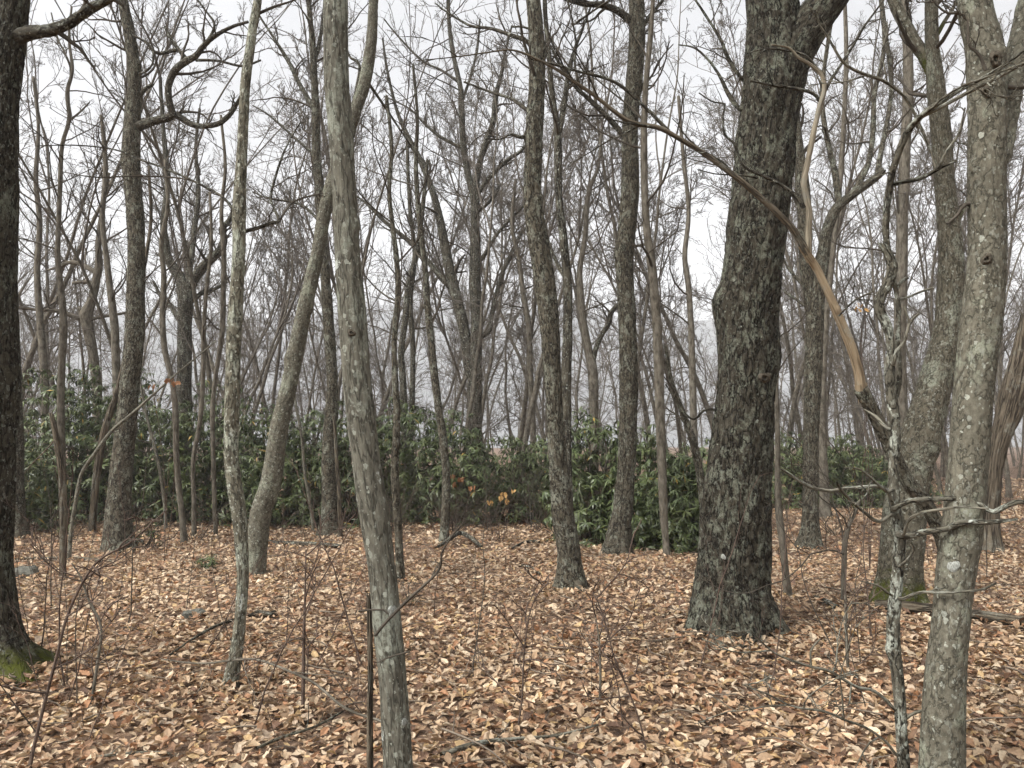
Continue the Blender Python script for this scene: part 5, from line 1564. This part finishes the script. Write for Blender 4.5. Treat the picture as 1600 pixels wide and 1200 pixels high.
litter = Buf()
g = np.random.default_rng(123)
HERO = []
for (y0, y1, dens, nseg, size, ntm, cols) in ((1.2, 3.4, 140, 3, 0.060, 24, 3), (3.4, 6.5, 920, 3, 0.052, 48, 3), (6.5, 11.0, 640, 2, 0.056, 40, 2), (11.0, 18.0, 270, 2, 0.066, 24, 2), (18.0, 32.0, 80, 2, 0.10, 16, 2)):
    tm = [leaf_template(g, nseg, (k % 3 != 0) and cols > 2, cols) for k in range(ntm)]
    Tv = np.stack([t[0] for t in tm])
    Q = tm[0][1]
    half = lambda y: 0.74 * y + 1.6
    wmax = half(y1)
    n = int(2 * wmax * (y1 - y0) * dens)
    x = g.uniform(-wmax, wmax, n)
    y = g.uniform(y0, y1, n)
    k = np.abs(x) < half(y)
    # thinner, bare patches and drifts
    d = perlin(np.stack([x * 0.8, y * 0.8, x * 0 + 2], -1))
    k &= g.random(n) < 0.95 + 0.4 * d
    x, y = x[k], y[k]
    n = len(x)
    z = ground_z(x, y) + 0.012 + 0.04 * g.random(n) ** 1.5
    Rm = rot_mats(g, n, 0.32)
    sc = size * np.exp(np.clip(g.normal(size=n), -2, 1.6) * 0.36)
    V = np.einsum('nij,nkj->nki', Rm, Tv[g.integers(0, ntm, n)]) * sc[:, None, None]
    low = V[..., 2].min(1)
    V[..., 2] -= np.minimum(low + 0.012, 0)[:, None]
    V += np.stack([x, y, z], -1)[:, None]
    c = PAL[g.choice(len(PAL), n, p=PW)] * g.uniform(0.68, 1.12, (n, 1)) * (1 - 0.45 * np.clip(perlin(np.stack([x * 0.55, y * 0.55, x * 0 + 11], -1)) + 0.1, 0, 1) - 0.25 * np.clip(perlin(np.stack([x * 2.3, y * 2.3, x * 0 + 5], -1)), 0, 1))[:, None]
    C = np.repeat(c[:, None], V.shape[1], 1)
    nv = V.shape[1]
    litter.add(V, (np.arange(n)[:, None, None] * nv + Q[None]).reshape(-1, 4), None, None, C)
# leaves drifted against the feet of the trees
tm = [leaf_template(g, 3, k % 2 == 0) for k in range(30)]
Tv = np.stack([t[0] for t in tm])
for fx, fy, fr in FEET:
    n = int(40 + 300 * fr) if fy < 14 else 24
    a = g.uniform(0, 2 * np.pi, n)
    rr = fr * 1.15 + 0.02 + np.abs(g.normal(size=n)) * (0.10 + fr * 0.5)
    x, y = fx + np.cos(a) * rr, fy + np.sin(a) * rr
    z = ground_z(x, y) + 0.03 + 0.05 * np.exp(-(rr - fr) / 0.08) * g.random(n)
    V = np.einsum('nij,nkj->nki', rot_mats(g, n, 0.5), Tv[g.integers(0, 30, n)]) * (0.055 * np.exp(g.normal(size=n) * 0.25))[:, None, None]
    V += np.stack([x, y, z], -1)[:, None]
    C = np.repeat((PAL[g.choice(len(PAL), n, p=PW)] * g.uniform(0.7, 1.1, (n, 1)))[:, None], V.shape[1], 1)
    litter.add(V, (np.arange(n)[:, None, None] * V.shape[1] + tm[0][1][None]).reshape(-1, 4), None, None, C)
lo = link('leaf_litter', litter.mesh('leaf_litter', M['leaf'], smooth=False, colour=True), GROUND)
lo['kind'] = 'stuff'
# fine fallen twigs lying among the leaves
tl = Buf()
n = 900
y = 2.5 + 13 * g.random(n) ** 1.2
x = g.uniform(-1, 1, n) * (0.74 * y + 1.0)
yaw = g.uniform(0, 6.28, n)
ln = np.exp(g.normal(size=n) * 0.5) * 0.28
N = 6
tt = np.linspace(-0.5, 0.5, N)
bend = g.normal(size=n) * 0.18
P = np.zeros((n, N, 3))
P[..., 0] = x[:, None] + ln[:, None] * (tt * np.cos(yaw)[:, None] - bend[:, None] * tt ** 2 * 4 * np.sin(yaw)[:, None])
P[..., 1] = y[:, None] + ln[:, None] * (tt * np.sin(yaw)[:, None] + bend[:, None] * tt ** 2 * 4 * np.cos(yaw)[:, None])
P += g.normal(size=P.shape) * 0.006
P[..., 2] = ground_z(P[..., 0], P[..., 1]) + 0.055 + np.abs(g.normal(size=(n, 1))) * 0.02 + g.normal(size=(n, 1)) * 0.1 * tt[None] * ln[:, None]
tubes(tl, P, (0.0035 * np.exp(g.normal(size=n) * 0.35))[:, None] * np.linspace(1, 0.5, N)[None], 4)
link('twig_litter', tl.mesh('twig_litter', M['stick']), GROUND)['kind'] = 'stuff'
# the 300 leaves that show largest, each an object of its own, lying on top
LM = []
for k in range(42):
    V, Q = leaf_template(g, 8, k % 4 != 0)
    b = Buf()
    c = PAL[g.choice(len(PAL), p=PW)] * g.uniform(0.7, 1.05)
    b.add(V, Q, None, None, np.repeat(c[None], len(V), 0))
    LM.append((b.mesh('leaf', M['leaf'], smooth=False, colour=True), V))
for i in range(300):
    py = 1200 - 215 * g.random() ** 1.1
    p = ground_pt(g.uniform(5, 1595), py)
    me, V = LM[int(g.integers(0, len(LM)))]
    o = link('leaf', me, GROUND)
    s = 0.060 * math.exp(g.normal() * 0.2)
    o.rotation_euler = (g.normal() * 0.3, g.normal() * 0.3, g.uniform(0, 6.28))
    o.scale = (s, s, s)
    mz = (np.array(o.rotation_euler.to_matrix()) @ V.T)[2].min() * s
    o.location = (p[0], p[1], p[2] + 0.03 + 0.012 * g.random() - mz)

# withered leaves still hanging on the brush
def hanging(label, spots, Y, pal, size):
    p0, _ = at(spots[0][0], spots[0][1], Y)
    gz = float(ground_z(p0[0], p0[1]))
    root = tag(link('withered_sprig', None, loc=(p0[0], p0[1], gz)), label, 'sprig')
    st = Buf()
    gg = np.random.default_rng(int(spots[0][0]))
    for (px, py) in spots:
        q, _ = at(px, py, Y)
        tt = np.linspace(0, 1, 9)[:, None]
        P = np.array([p0[0], p0[1], gz - 0.05]) * (1 - tt) + q * tt + np.array([[0.06, 0.02, 0]]) * np.sin(tt * 3.14) * gg.normal()
        tubes(st, P[None] - np.array([p0[0], p0[1], gz]), np.linspace(0.005, 0.0022, 9)[None], 5)
        for _ in range(3):
            me = LM[int(gg.integers(0, len(LM)))][0].copy()
            me.materials.clear()
            me.materials.append(pal)
            o = link('leaf', me, root)
            s = size * gg.uniform(0.8, 1.2)
            o.scale = (s, s, s)
            o.rotation_euler = (gg.normal() * 0.5, 1.2 + gg.normal() * 0.3, gg.uniform(0, 6.28))
            o.location = Vector(q - np.array([p0[0], p0[1], gz]) + np.array([gg.normal() * 0.03, gg.normal() * 0.03, -s * 0.4]))
    link('stem', st.mesh('stem', M['redtwig']), root)


def plain(name, col):
    s = NT(name)
    oc = s.n('ShaderNodeTexCoord').outputs['Object']
    s.l(s.mix(s.noise(oc, 3, 4), tuple(x * 0.7 for x in col), col), s.b.inputs['Base Color'])
    s.b.inputs['Roughness'].default_value = 0.7
    return s.m


ORANGE = plain('orange_dead_leaf', (0.36, 0.17, 0.075))
GOLD = plain('golden_dead_leaf', (0.42, 0.25, 0.085))
hanging('dead twig with orange curled leaves before the two-stemmed tree', [(706, 742), (722, 746), (736, 760), (711, 754)], 12.2, ORANGE, 0.10)
hanging('dead twig with hanging golden leaves left of the central sinuous tree', [(782, 776), (786, 770), (803, 765), (792, 780), (768, 782)], 12.2, GOLD, 0.09)
hanging('withered brown leaf bunch hanging by the tip of the bowing whip sapling', [(266, 592), (274, 596), (238, 602)], 10.4, ORANGE, 0.08)
hanging('few withered orange leaves on a tall twig under the bare-wood stem', [(1344, 474), (1350, 482), (1338, 480)], 9.6, GOLD, 0.07)

# ------------------------------------------------------------------ haze
def build_haze():
    x0, x1, y0, y1, z0, z1 = -505, 505, -65, 520, -2.5, 122
    v = [(x, y, z) for z in (z0, z1) for y in (y0, y1) for x in (x0, x1)]
    f = [(0, 2, 3, 1), (4, 5, 7, 6), (0, 1, 5, 4), (2, 6, 7, 3), (0, 4, 6, 2), (1, 3, 7, 5)]
    me = bpy.data.meshes.new('haze')
    me.from_pydata(v, [], f)
    m = bpy.data.materials.new('haze_air')
    m.use_nodes = True
    t = m.node_tree
    t.nodes.clear()
    o = t.nodes.new('ShaderNodeOutputMaterial')
    pv = t.nodes.new('ShaderNodeVolumePrincipled')
    pv.inputs['Color'].default_value = (0.98, 0.985, 1.0, 1)
    pv.inputs['Density'].default_value = 0.0009
    pv.inputs['Anisotropy'].default_value = 0.0
    t.links.new(pv.outputs[0], o.inputs['Volume'])
    me.materials.append(m)
    tag(link('haze', me), kind='stuff')


build_haze()
